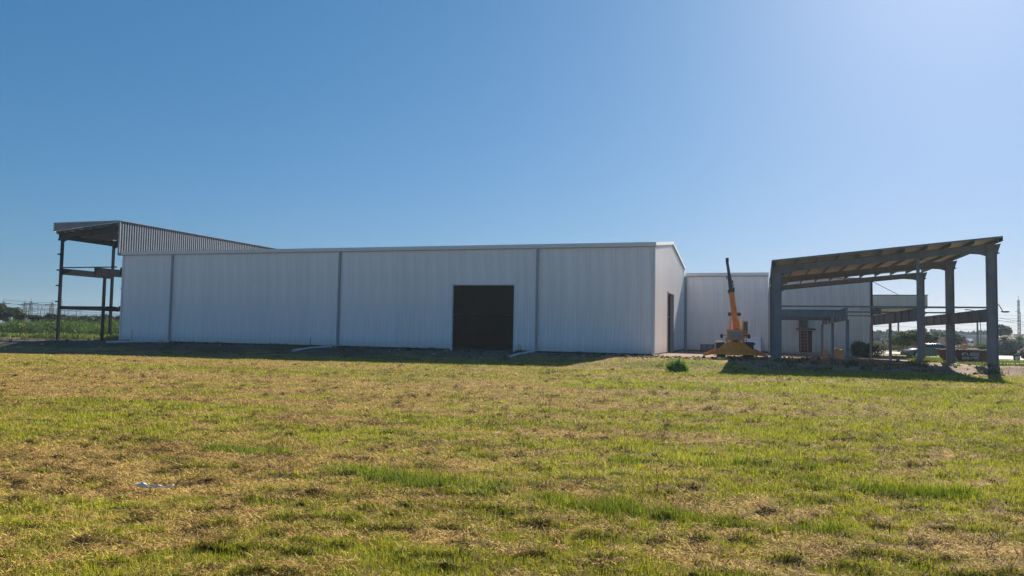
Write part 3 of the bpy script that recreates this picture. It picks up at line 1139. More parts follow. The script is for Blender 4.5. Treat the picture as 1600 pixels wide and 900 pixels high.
MB().box(TU - 0.08, TU + 0.08, -0.15, 0.15, 10.2, 10.5).build("cap_plate", M_STEELD, TALL)
# corrugated side sheets running back above the hall roof
cs = None
for k in range(21):
    if cs is None:
        w = 1.2
        prof = []
        for i in range(4):
            a = i * 0.3
            prof += [(a, 0.0), (a + 0.12, 0.0), (a + 0.15, 0.11), (a + 0.27, 0.11)]
        prof += [(w - 0.004, 0.0)]
        n = len(prof)
        vs = [(-x, y, z) for z in (8.05, 11.3) for (y, x) in prof]
        cs = MB().add(vs, [(i, i + 1, i + 1 + n, i + n) for i in range(n - 1)]).build("corrugated_sheet", mat("weathered_galvanised", (0.12, 0.145, 0.19), 0.55, 0.2, 0.15, 2.0), TALL)
        o = cs
    else:
        o = cs.copy()
        COL.objects.link(o)
    o.location = (-49.72, -0.36 + k * 1.2, 0)
MB().box(-49.86, -49.66, -0.42, -0.37, 8.05, 11.33).build("edge_trim", M_TRIMD, TALL)
MB().box(-49.95, -49.62, -0.36, 24.8, 11.30, 11.34).build("capping", M_STEEL, TALL)

# ------------------------------------------------------------------ yellow mobile crane facing the field
cx, cy = 15.35, 52.7
CR = thing("mobile_crane", "orange and yellow mobile crane with raised boom and splayed outriggers", "crane", (cx, cy, hz(cx, cy)), R(-15))
zb = 1.25
mb = MB()
mb.add([(-1.22, -0.42, 0.60), (1.22, -0.42, 0.60), (0.60, -0.02, 1.10), (-0.60, -0.02, 1.10), (-1.22, 0.55, 0.60), (1.22, 0.55, 0.60), (0.60, 0.55, 1.10), (-0.60, 0.55, 1.10)],
       [(0, 1, 2, 3), (5, 4, 7, 6), (1, 5, 6, 2), (4, 0, 3, 7), (3, 2, 6, 7), (0, 4, 5, 1)])
mb.build("outrigger_housing", M_ORANGE, CR, bevel=0.02)
mb = MB()
mb.add([(-1.24, -0.52, 0.30), (1.24, -0.52, 0.30), (1.24, -0.44, 0.585), (-1.24, -0.44, 0.585), (-1.24, 0.5, 0.30), (1.24, 0.5, 0.30), (1.24, 0.5, 0.585), (-1.24, 0.5, 0.585)],
       [(0, 1, 2, 3), (5, 4, 7, 6), (1, 5, 6, 2), (4, 0, 3, 7), (3, 2, 6, 7), (0, 4, 5, 1)])
mb.build("front_bumper", M_ORANGE, CR, bevel=0.02)
for s in (-1, 1):
    a = MB().prism([(s * 1.26, 0.74), (s * 2.10, 0.30), (s * 2.16, 0.20), (s * 2.02, 0.17), (s * 1.26, 0.34)], -0.05, 0.33).build("outrigger_arm", M_ORANGE, CR, bevel=0.02)
    MB().tube([(s * 2.08, 0.14, 0.0), (s * 2.08, 0.14, 0.05), (s * 2.08, 0.14, 0.16)], [0.19, 0.17, 0.05], 12).build("outrigger_foot", M_DARK, a)


def wheel(parent, x, y, r, w, z=None, rim=M_ORANGE, name="wheel"):
    z = r if z is None else z
    e = bpy.data.objects.new(name, None)
    COL.objects.link(e)
    e.parent = parent
    e.location = (x, y, z)
    prof = [(-w / 2, r * 0.62), (-w / 2, r * 0.9), (-w * 0.38, r * 0.985), (w * 0.38, r * 0.985), (w / 2, r * 0.9), (w / 2, r * 0.62)]
    seg = 20
    vs, fs = [], []
    for i in range(seg):
        t = 2 * math.pi * i / seg
        for xx, rr in prof:
            vs.append((xx, rr * math.cos(t), rr * math.sin(t)))
    n = len(prof)
    for i in range(seg):
        j = (i + 1) % seg
        for k in range(n - 1):
            fs.append((i * n + k, i * n + k + 1, j * n + k + 1, j * n + k))
    MB().add(vs, fs).build("tyre", M_BLACK, e)
    mb = MB()
    mb.tube([(-w * 0.36, 0, 0), (w * 0.36, 0, 0)], r * 0.63, 16)
    for k in range(5):
        t = 2 * math.pi * k / 5
        for sx in (-1, 1):
            mb.bar((sx * w * 0.38, 0, 0), (sx * w * 0.38, r * 0.58 * math.cos(t), r * 0.58 * math.sin(t)), r * 0.16, 0.02, (1, 0, 0))
    mb.build("rim", rim, e)
    return e


for s in (-1, 1):
    wheel(CR, s * 0.93, 0.95, 0.55, 0.62)
    wheel(CR, s * 0.93, 4.4, 0.55, 0.62)
    MB().box(s * 1.02 - 0.32, s * 1.02 + 0.32, 0.60, 1.6, 0.98, 1.12).build("mudguard", M_DARK, CR, bevel=0.02)
    MB().box(s * 1.0 - 0.3, s * 1.0 + 0.3, 2.0, 3.6, 0.6, 1.15).build("tool_box", M_DARK, CR, bevel=0.02)
MB().box(-0.5, 0.5, 0.56, 5.6, 0.55, 1.12).build("chassis", M_DARK, CR)
nose = MB().box(-0.57, 0.57, 0.0, 1.0, 1.105, 1.36).build("nose", M_ORANGE, CR, bevel=0.03)
MB().box(-0.19, 0.19, -0.02, 0.0, 1.15, 1.29).build("grille", M_DARK, CR)
for s in (-1, 1):
    MB().tube([(s * 0.42, -0.03, 1.2), (s * 0.42, 0.0, 1.2)], 0.07, 12).build("headlight", M_LAMP, CR)
# cab: frame round a wide windscreen
cab = MB()
cab.box(-0.54, -0.46, 0.12, 1.1, 1.365, 1.95)
cab.box(0.46, 0.54, 0.12, 1.1, 1.365, 1.95)
cab.box(-0.46, 0.46, 0.12, 0.2, 1.88, 1.95)
cab.box(-0.46, 0.46, 0.12, 0.2, 1.365, 1.42)
cab.box(-0.56, 0.56, 0.1, 1.15, 1.953, 2.02)
cab.box(-0.46, 0.46, 1.02, 1.1, 1.365, 1.95)
cb = cab.build("cab", M_ORANGE, CR)
MB().box(-0.46, 0.46, 0.15, 0.165, 1.42, 1.88).build("windscreen", M_GLASSL, CR)
for s in (-1, 1):
    mb = MB()
    mb.tube([(s * 0.55, 0.15, 1.6), (s * 0.88, 0.1, 1.62)], 0.02, 6)
    mb.build("mirror_arm", M_DARK, CR)
    MB().ell((s * 0.90, 0.08, 1.55), (0.10, 0.04, 0.16)).build("mirror", M_DARK, CR, smooth=True)
MB().ell((-1.17, 0.55, 1.2), (0.1, 0.05, 0.05)).build("side_lamp", M_LAMP, CR, smooth=True)
# turret and boom
MB().tube([(0, 3.0, 1.1), (0, 3.0, 1.45)], 0.6, 20).build("slew_ring", M_DARK, CR)
tur = MB()
tur.box(-0.48, 0.48, 2.3, 3.9, 1.45, 2.0)
tur.build("turret", M_ORANGE, CR, bevel=0.03)
for s in (-1, 1):
    mb = MB()
    mb.prism([(2.4, 1.9), (3.6, 1.9), (3.3, 2.6), (2.7, 2.6)], s * 0.36 - 0.04, s * 0.36 + 0.04, 'x')
    mb.build("boom_cheek", M_ORANGE, CR)
    MB().tube([(s * 0.34, 2.2, 1.95), (s * 0.30, 2.7, 2.85)], 0.045, 8).build("lift_ram", M_YELLOW, CR)
    MB().box(s * 0.32 - 0.13, s * 0.32 + 0.13, 2.6, 2.8, 3.02, 3.26).build("work_lamp", M_DARK, CR, bevel=0.02)
    MB().tube([(s * 0.31, 2.7, 2.85), (s * 0.32, 2.7, 3.02)], 0.025, 6).build("lamp_stem", M_DARK, CR)
B0 = Vector((0.10, 2.6, 2.05))
B1 = Vector((-0.22, 3.1, 4.72))
B2 = Vector((-0.50, 3.5, 7.28))
d1 = (B1 - B0)
bm1 = MB()
bm1.bar(B0, B1, 0.40, 0.46, (0, 1, 0), 0.33, 0.40)
bm1.build("boom_base", M_ORANGE, CR, bevel=0.015)
mb = MB()
side = Vector((0.21, -0.02, 0))
mb.bar(B0 + side, B1 + side * 0.83, 0.05, 0.3, (0, 1, 0))
mb.build("boom_highlight", M_YELLOW, CR)  # yellow bar paints the bright highlight down the boom's right edge
MB().bar(B1 - d1 * 0.012, B1 + d1 * 0.06, 0.44, 0.5, (0, 1, 0)).build("boom_collar", M_DARK, CR)
jb = MB()
mid = B1 + (B2 - B1) * 0.48
jb.bar(B1 + d1 * 0.06, mid, 0.28, 0.32, (0, 1, 0), 0.25, 0.3)
jb.build("boom_section", M_DARK, CR)
jb = MB()
jb.bar(mid, B2 - Vector((0, 0, 0.3)), 0.22, 0.26, (0, 1, 0), 0.18, 0.2)
jb.build("boom_tip_section", M_DARK, CR)
hd = MB()
hd.tube([B2 + Vector((-0.11, 0, -0.15)), B2 + Vector((0.11, 0, -0.15))], 0.17, 14)
hd.bar(B2 + Vector((0, 0, -0.45)), B2 + Vector((0, 0, 0)), 0.2, 0.22, (0, 1, 0))
hd.build("boom_head", M_DARK, CR)
for f, s in ((0.30, 1), (0.42, -1), (0.2, 1)):
    p = B1 + (B2 - B1) * f
    MB().cbox(p + Vector((s * 0.19, -0.1, 0)), (0.07, 0.14, 0.22)).build("boom_fitting", M_DARK, CR)
hk = MB()
hk.tube([B2 + Vector((0.0, -0.2, -0.2)), B1 + Vector((0.15, -0.5, 0.3))], 0.015, 6)
hk.cbox(B1 + Vector((0.15, -0.5, 0.2)), (0.16, 0.12, 0.26))
hk.build("hoist_rope", M_DARK, CR)
op = MB()
op.box(0.52, 0.58, 2.3, 3.4, 1.46, 2.65)
op.box(0.58, 0.92, 3.34, 3.4, 1.46, 2.65)
op.box(0.58, 0.92, 2.3, 3.4, 2.6, 2.66)
op.box(0.58, 0.62, 2.3, 2.36, 1.46, 2.6)
op.box(0.88, 0.92, 2.3, 2.36, 1.46, 2.6)
op.box(0.58, 0.92, 2.3, 2.36, 1.46, 1.95)
op.build("operator_cab", M_YELLOW, CR)
MB().box(0.62, 0.88, 2.32, 2.34, 1.96, 2.58).build("operator_window", M_GLASS, CR)
mb = MB()
for i in range(6):
    mb.box(0.6, 0.8, 1.25, 1.28, 0.9 + i * 0.18, 0.93 + i * 0.18)
mb.box(0.6, 0.63, 1.25, 1.28, 0.8, 2.0)
mb.box(0.78, 0.81, 1.25, 1.28, 0.8, 2.0)
mb.build("access_ladder", M_DARK, CR)


# ------------------------------------------------------------------ loose things round the hall
def ground_obj(o, x, y, rz=0, dz=0.0):
    o.location = (x, y, hz(x, y) + dz)
    o.rotation_euler = (0, 0, rz)
    return o


def lying_pipe(a, b, label, elbow=False):
    za, zb_ = hz(*a) + 0.09, hz(*b) + 0.10
    n = 5
    pts = [(a[0] + (b[0] - a[0]) * i / n, a[1] + (b[1] - a[1]) * i / n, za + (zb_ - za) * i / n + 0.04 * math.sin(3.1 * i / n)) for i in range(n + 1)]
    mb = MB()
    mb.tube(pts, 0.095, 10, cap=False)
    o = mb.build("drain_pipe", M_PVC, smooth=True)
    for i in (2, 3):
        q = Vector(pts[i])
        d = (Vector(pts[i + 1]) - q).normalized() * 0.08
        if i == 2:
            MB().tube([q - d, q + d], 0.112, 10).build("pipe_joint", M_PVC, o, smooth=True)
    return tag(o, label, "drain pipe", "white drain pipes lying on the dirt")


lying_pipe((-35.0, 66.6), W(-43.77, -0.45), "long white drain pipe lying at the foot of the leftmost downspout")
lying_pipe((-16.6, 58.6), W(-26.38, -0.45), "white drain pipe lying from the middle downspout towards the field")
lying_pipe((-0.15, 52.9), W(-9.0, -0.45), "white drain pipe lying beside the wide dark doorway")


def stake(x, y, h, label, n=1, lean=0.03):
    mb = MB()
    z = hz(x, y)
    for i in range(n):
        mb.tube([(x + i * 0.16, y, z - 0.2), (x + i * 0.16 + lean, y, z + h * (1 - 0.15 * i))], 0.022, 6)
    return tag(mb.build("steel_stake", M_DARK), label, "stake", "thin steel stakes standing before the hall")


stake(*W(-45.9, -2.3), 1.15, "thin dark stake standing before the left end of the white hall")
stake(*W(-27.4, -2.6), 0.8, "thin dark stake standing over the middle lying pipe")
stake(*W(-9.9, -1.7), 0.65, "pair of short dark rods standing by the pipe at the wide doorway", 2)

# shrub at the field edge
def bush(name, x, y, r, h, n, size, col, label, group=None, stuffy=None, up=0.6, asp=2.0):
    t = thing(name, label, "bush" if stuffy is None else stuffy, (x, y, hz(x, y)), 0, group)
    k = 9
    cx_ = RNG.uniform(-r * 0.75, r * 0.75, k)
    C = np.stack([cx_, RNG.uniform(-r * 0.5, r * 0.5, k), RNG.uniform(0.15, 0.78, k) * h * (1 - 0.5 * np.abs(cx_) / r)], 1)
    ci = RNG.integers(0, k, n)
    D = unit(n) * (RNG.uniform(0.2, 1.25, n) ** 1.0)[:, None]
    P = C[ci] + D * (np.array([r * 0.42, r * 0.42, h * 0.30]) * RNG.uniform(0.6, 1.3, k)[ci][:, None])
    P[:, 2] = np.abs(P[:, 2])
    tone = (0.65 + 0.6 * RNG.uniform(0, 1, k))[ci][:, None]
    leaves("foliage", P, size * RNG.uniform(0.6, 1.4, n), np.array(col) * tone, parent=t, upright=up, aspect=asp)
    mb = MB()
    for i in range(6):
        a = random.uniform(0, 6.28)
        mb.tube([(0.05 * math.cos(a), 0.05 * math.sin(a), -0.1), (r * 0.4 * math.cos(a), r * 0.3 * math.sin(a), h * 0.6)], 0.018, 5)
    mb.build("stem", M_TREEBARK, t)
    return t


bush("shrub", 8.62, 39.6, 0.50, 0.72, 1000, 0.13, (0.17, 0.29, 0.04), "small bright green shrub growing at the field edge before the crane", up=1.0, asp=5.0)
bush("dark_bush", *W(16.4, 20.4), 1.35, 1.75, 5200, 0.11, (0.028, 0.048, 0.022), "round dark bush beside the corner of the older hall")
bush("leafy_bush", 41.8, 68.5, 1.1, 1.5, 3800, 0.12, (0.085, 0.14, 0.045), "light green leafy bush in front of the silver car")

# board and pallets against the rear wall
bd = thing("white_board", "large white board leaning against the rear wall behind the crane", "board", (*W(6.6, 22.4), 0), TH)
mb = MB()
mb.bar((0, 0, 0.02), (0, 0.55, 1.5), 1.75, 0.04, (0, 1, 0))
mb.build("sheet", M_BOARD, bd)
mb = MB()
mb.bar((-0.86, -0.02, 0.02), (-0.86, 0.33, 1.5), 0.05, 0.06, (0, 1, 0))
mb.bar((0.86, -0.02, 0.02), (0.86, 0.33, 1.5), 0.05, 0.06, (0, 1, 0))
mb.build("edge_strip", M_TRIMD, bd)
pl = thing("pallet_stack", "low stack of dark weathered pallets by the rear wall left of the crane", "pallets", (*W(2.6, 18.6), 0), TH)
for i in range(5):
    z = 0.02 + i * 0.145
    MB().box(-0.62, 0.62, -0.5, 0.5, z + 0.115, z + 0.137).build("deck", M_WOODG, pl)
    mb = MB()
    for x in (-0.57, 0, 0.57):
        mb.box(x - 0.05, x + 0.05, -0.5, 0.5, z, z + 0.113)
    mb.box(-0.6, 0.6, -0.515, -0.5, z + 0.01, z + 0.10)
    mb.build("bearer", M_WOODG, pl)

# ladder against the door canopy
lx, ly = W(11.35, 20.9)
ld = thing("ladder", "reddish ladder leaning beside the maroon door", "ladder", (lx, ly, hz(lx, ly)), TH)
M_LAD = mat("dusty_pink_ladder", (0.34, 0.24, 0.21), 0.7)
for s in (-1, 1):
    MB().bar((s * 0.33, 0, 0), (s * 0.31, 0.75, 2.55), 0.06, 0.08, (0, 1, 0)).build("stile", M_LAD, ld)
for i in range(8):
    f = (i + 0.6) / 8.2
    MB().tube([(-0.32, 0.75 * f, 2.55 * f), (0.32, 0.75 * f, 2.55 * f)], 0.03, 6).build("rung", M_LAD, ld)

# timber crate and upright planks by the middle post
gx, gy = W(13.05, 6.6)
crt = thing("timber_crate", "tan timber crate standing by a post under the canopy", "crate", (gx, gy, hz(gx, gy)), TH + 0.15)
for i in range(4):
    z = 0.04 + i * 0.17
    for yy in (-0.3, 0.28):
        MB().box(-0.33, 0.33, yy, yy + 0.02, z, z + 0.14).build("slat", M_WOOD, crt)
    for xx in (-0.35, 0.33):
        MB().box(xx, xx + 0.02, -0.28, 0.28, z, z + 0.14).build("slat", M_WOOD, crt)
for sx in (-1, 1):
    for sy in (-1, 1):
        MB().box(sx * 0.30 - 0.03, sx * 0.30 + 0.03, sy * 0.25 - 0.03, sy * 0.25 + 0.03, 0, 0.74).build("corner_post", M_WOOD, crt)
MB().box(-0.36, 0.36, -0.31, 0.31, 0.74, 0.77).build("lid", M_WOOD, crt)
MB().box(-0.22, 0.12, -0.15, 0.15, 0.772, 0.87).build("top_block", M_WOOD, crt)
gx, gy = W(12.2, 6.4)
pk = thing("plank_bundle", "short bundle of upright tan planks left of the timber crate", "planks", (gx, gy, hz(gx, gy)), TH)
for i in range(3):
    MB().box(-0.13 + i * 0.09, -0.05 + i * 0.09, -0.05, 0.05, -0.05, 0.72 - 0.05 * (i % 2)).build("plank", M_WOOD, pk)

# concrete rubble, stones, debris
def stone(x, y, s, m, label, group, cat="stone", name="stone"):
    mb = MB()
    n = 7
    vs = []
    for k in range(3):
        for i in range(n):
            a = 2 * math.pi * i / n
            rr = s * (0.9, 1.0, 0.55)[k] * random.uniform(0.75, 1.15)
            vs.append((rr * math.cos(a), rr * 0.7 * math.sin(a), (0.0, 0.3, 0.55)[k] * s * random.uniform(0.85, 1.1)))
    fs = [tuple(range(n))[::-1], tuple(range(2 * n, 3 * n))]
    for k in range(2):
        for i in range(n):
            j = (i + 1) % n
            fs.append((k * n + i, k * n + j, (k + 1) * n + j, (k + 1) * n + i))
    mb.add(vs, fs)
    o = mb.build(name, m)
    ground_obj(o, x, y, random.uniform(0, 6), 0.02)
    return tag(o, label, cat, group)


for i in range(26):
    u = random.uniform(-62, -44) if i % 3 == 0 else random.uniform(-44, 6)
    v = random.uniform(-9.5, -1.5)
    if i > 18:
        u = random.uniform(10, 24)
        v = random.uniform(-7.5, 8)
    stone(*W(u, v), random.uniform(0.07, 0.18), M_RUBBLE,
          "small pale lump of rubble lying on bare dirt near the buildings", "rubble lumps on the dirt")
for (x, y, s, lb) in ((6.7, 46.6, 0.13, "white scrap lying on the grass left of the small shrub, left one of two"),
                      (8.0, 46.4, 0.12, "white scrap lying on the grass left of the small shrub, right one of two"),
                      (28.9, 50.4, 0.22, "white scrap lying at the foot of the second right canopy column"),
                      (3.5, 15.4, 0.03, "tiny white scrap lying in the open field")):
    stone(x, y, s, M_BAG, lb, None, "litter", "litter")
def clods():
    """clods and crumbs of dug soil, one mesh"""
    VV, FF, CC = [], [], []
    base = np.array([(1, 0, 0), (0, 1, 0), (-1, 0, 0), (0, -1, 0), (0, 0, 1.0), (0, 0, -1)], float)
    f = np.array([(0, 1, 4), (1, 2, 4), (2, 3, 4), (3, 0, 4), (1, 0, 5), (2, 1, 5), (3, 2, 5), (0, 3, 5)])
    N = 5200
    u = np.where(RNG.uniform(0, 1, N) < 0.62, RNG.uniform(-2, 30, N), RNG.uniform(-75, 0, N))
    v = np.where(u > 4, RNG.uniform(-13, 9, N), RNG.uniform(-9.5, -0.4, N))
    X, Y = W(u, v)
    cl = fbm(u * 0.5, v * 0.7, 131, 3)
    k = (RNG.uniform(0, 1, N) < sstep(0.35, 0.65, cl) * 0.9 + 0.1) & (dirt_mask(X, Y) > 0.25)
    X, Y, u = X[k], Y[k], u[k]
    Z = ground_h(X, Y)
    for i in range(len(X)):
        s_ = 0.025 + 0.13 * RNG.uniform() ** 4
        d = base * s_ * RNG.uniform(0.6, 1.4, (6, 3)) * np.array([1.2, 1.2, 0.8])
        VV.append(d + np.array([X[i], Y[i], Z[i] + s_ * 0.25]))
        FF.append(f + 6 * i)
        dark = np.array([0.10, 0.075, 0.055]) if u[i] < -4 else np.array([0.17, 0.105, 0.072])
        CC.append(np.tile(dark * RNG.uniform(0.6, 1.6), (6, 1)))
    o = tri_object("soil_clods", np.concatenate(VV), np.concatenate(FF), np.concatenate(CC), M_THATCH)
    tag(o, "brown clods of dug soil over the bare ground by the buildings", "soil", kind="stuff")


clods()


def tufts():
    P, C = [], []
    spots = []
    for i in range(45):
        spots.append(W(random.uniform(-49, -1), random.uniform(-0.9, -0.25)) + (0.16, 40))
    for i in range(80):
        spots.append(W(random.uniform(-62, 2), random.uniform(-10, -3)) + (0.10, 25))
    for i in range(60):
        spots.append(W(random.uniform(4, 30), random.uniform(-12, -5)) + (0.16, 40))
    for u in (8.47, 12.57, 16.47, 20.37):
        for k in range(4):
            spots.append(W(u + random.gauss(0, 0.45), -5.9 + random.gauss(0, 0.3)) + (0.26, 80))
    for x, y, h, n in spots:
        g = 0.18
        px = x + RNG.normal(0, g, n)
        py = y + RNG.normal(0, g, n)
        pz = hgt(px, py) + RNG.uniform(0, 1, n) ** 1.3 * h * random.uniform(0.5, 1.3)
        P.append(np.stack([px, py, pz], 1))
        C.append(np.tile(np.array([0.085, 0.12, 0.03]) * random.uniform(0.6, 1.3), (n, 1)))
    o = leaves("weed_tufts", np.concatenate(P), 0.10, np.concatenate(C), M_LEAF, upright=1.5, aspect=6)
    tag(o, "small green weed tufts sprouting from the bare soil and at the column feet", "weeds", kind="stuff")


tufts()
# slab kerb under the skip
o = MB().box(-2.6, 2.6, -0.35, 0.35, -0.1, 0.12).build("concrete_kerb", M_CONC, bevel=0.03)
ground_obj(o, 34.6, 55.8, R(-9), 0.02)
tag(o, "long pale concrete kerb lying in front of the maroon skip", "kerb")

# crumpled plastic strip in the near field
bx, by = -3.70, 8.15
bgt = MB()
pts = []
for i in range(15):
    t = i / 14
    pts.append((t * 0.40 - 0.2, 0.012 * math.sin(9 * t), 0.035 + 0.012 * math.sin(14 * t)))
rad = [0.022 if i < 4 else (0.016 if i > 12 else 0.006 + 0.006 * math.sin(i * 2.1)) for i in range(15)]
bgt.tube(pts, rad, 7)
for v_ in range(len(bgt.v)):
    q = bgt.v[v_]
    bgt.v[v_] = (q[0] + random.uniform(-0.007, 0.007), q[1] + random.uniform(-0.012, 0.012), q[2] + random.uniform(-0.009, 0.009))
o = bgt.build("plastic_strip", M_BAG)
ground_obj(o, bx, by, R(-5), 0.05)
tag(o, "crumpled white plastic strip lying on the near left grass", "litter")

# ------------------------------------------------------------------ maroon skip
sx, sy = 34.3, 58.2
SK = thing("skip", "maroon waste skip with white phone numbers behind the right canopy columns", "skip", (sx, sy, hz(sx, sy)), R(-4))
def skip_bm(o=0.0):
    vs = []
    for (w0, w1, z) in ((1.12, 0.75, 0.06 + o), (1.68, 0.85, 1.02)):
        vs += [(-w0 + o, -w1 + o, z), (w0 - o, -w1 + o, z), (w0 - o, w1 - o, z), (-w0 + o, w1 - o, z)]
    return MB().add(vs, [(0, 3, 2, 1), (0, 1, 5, 4), (1, 2, 6, 5), (2, 3, 7, 6), (3, 0, 4, 7)])
bo = skip_bm().build("body", M_SKIP, SK)
sm = bo.modifiers.new("thick", 'SOLIDIFY')
sm.thickness = 0.03
mb = MB()
mb.box(-1.73, 1.73, -0.91, -0.84, 0.99, 1.07)
mb.box(-1.73, 1.73, 0.84, 0.91, 0.99, 1.07)
mb.box(-1.73, -1.66, -0.84, 0.84, 0.99, 1.07)
mb.box(1.66, 1.73, -0.84, 0.84, 0.99, 1.07)
mb.build("rim", M_SKIP, SK)
for s in (-1, 1):
    MB().tube([(s * 0.9, -0.98, 0.7), (s * 0.9, -0.8, 0.7)], 0.05, 8).build("lifting_lug", M_DARK, SK)
    MB().box(s * 0.8 - 0.06, s * 0.8 + 0.06, -0.7, 0.7, -0.02, 0.06).build("skid", M_DARK, SK)


def text(body, size, m, parent, loc, rot, name="lettering", sx_=1.0):
    cu = bpy.data.curves.new(name, 'FONT')
    cu.body = body
    cu.size = size
    cu.align_x = 'CENTER'
    cu.align_y = 'CENTER'
    cu.extrude = 0.004
    cu.offset = 0.012
    cu.materials.append(m)
    tmp = bpy.data.objects.new(name, cu)
    COL.objects.link(tmp)
    dg = bpy.context.evaluated_depsgraph_get()
    me = bpy.data.meshes.new_from_object(tmp.evaluated_get(dg))
    me.name = name
    bpy.data.objects.remove(tmp)
    o = bpy.data.objects.new(name, me)
    if not me.materials:
        me.materials.append(m)
    COL.objects.link(o)
    o.parent = parent
    o.location = loc
    o.rotation_euler = rot
    o.scale = (sx_, 1, 1)
    return o


tl = math.atan2(0.10, 0.96)
text("491-5022", 0.34, M_PAINTW, SK, (0.0, -0.83, 0.72), (R(90) + tl, 0, 0), sx_=1.0)
text("2233-1899", 0.26, M_PAINTW, SK, (0.0, -0.795, 0.44), (R(90) + tl, 0, 0), sx_=1.05)
for i, (px, py, r_) in enumerate(((0.25, -0.2, 0.3), (0.75, -0.1, 0.28))):
    o = MB().ell((0, 0, 0), (r_, 0.25, 0.14), 12, 8)
    for k in range(len(o.v)):
        q = o.v[k]
        o.v[k] = tuple(c * random.uniform(0.92, 1.08) for c in q)
    s_ = o.build("sack", M_SACK, smooth=True)
    s_.location = (sx + px, sy + py, hz(sx, sy) + 1.02)
    tag(s_, ("pale sack lying on top of the skip, left one of two", "pale sack lying on top of the skip, right one of two")[i], "sack")
# planks poking up at the skip's left end
o = MB().bar((0, 0, 0), (-0.95, 0.15, 1.55), 0.12, 0.05, (0, 1, 0)).build("leaning_plank", M_WOOD)
ground_obj(o, 33.2, 57.0, 0, 0.0)
tag(o, "tan plank leaning against the left end of the maroon skip", "plank")


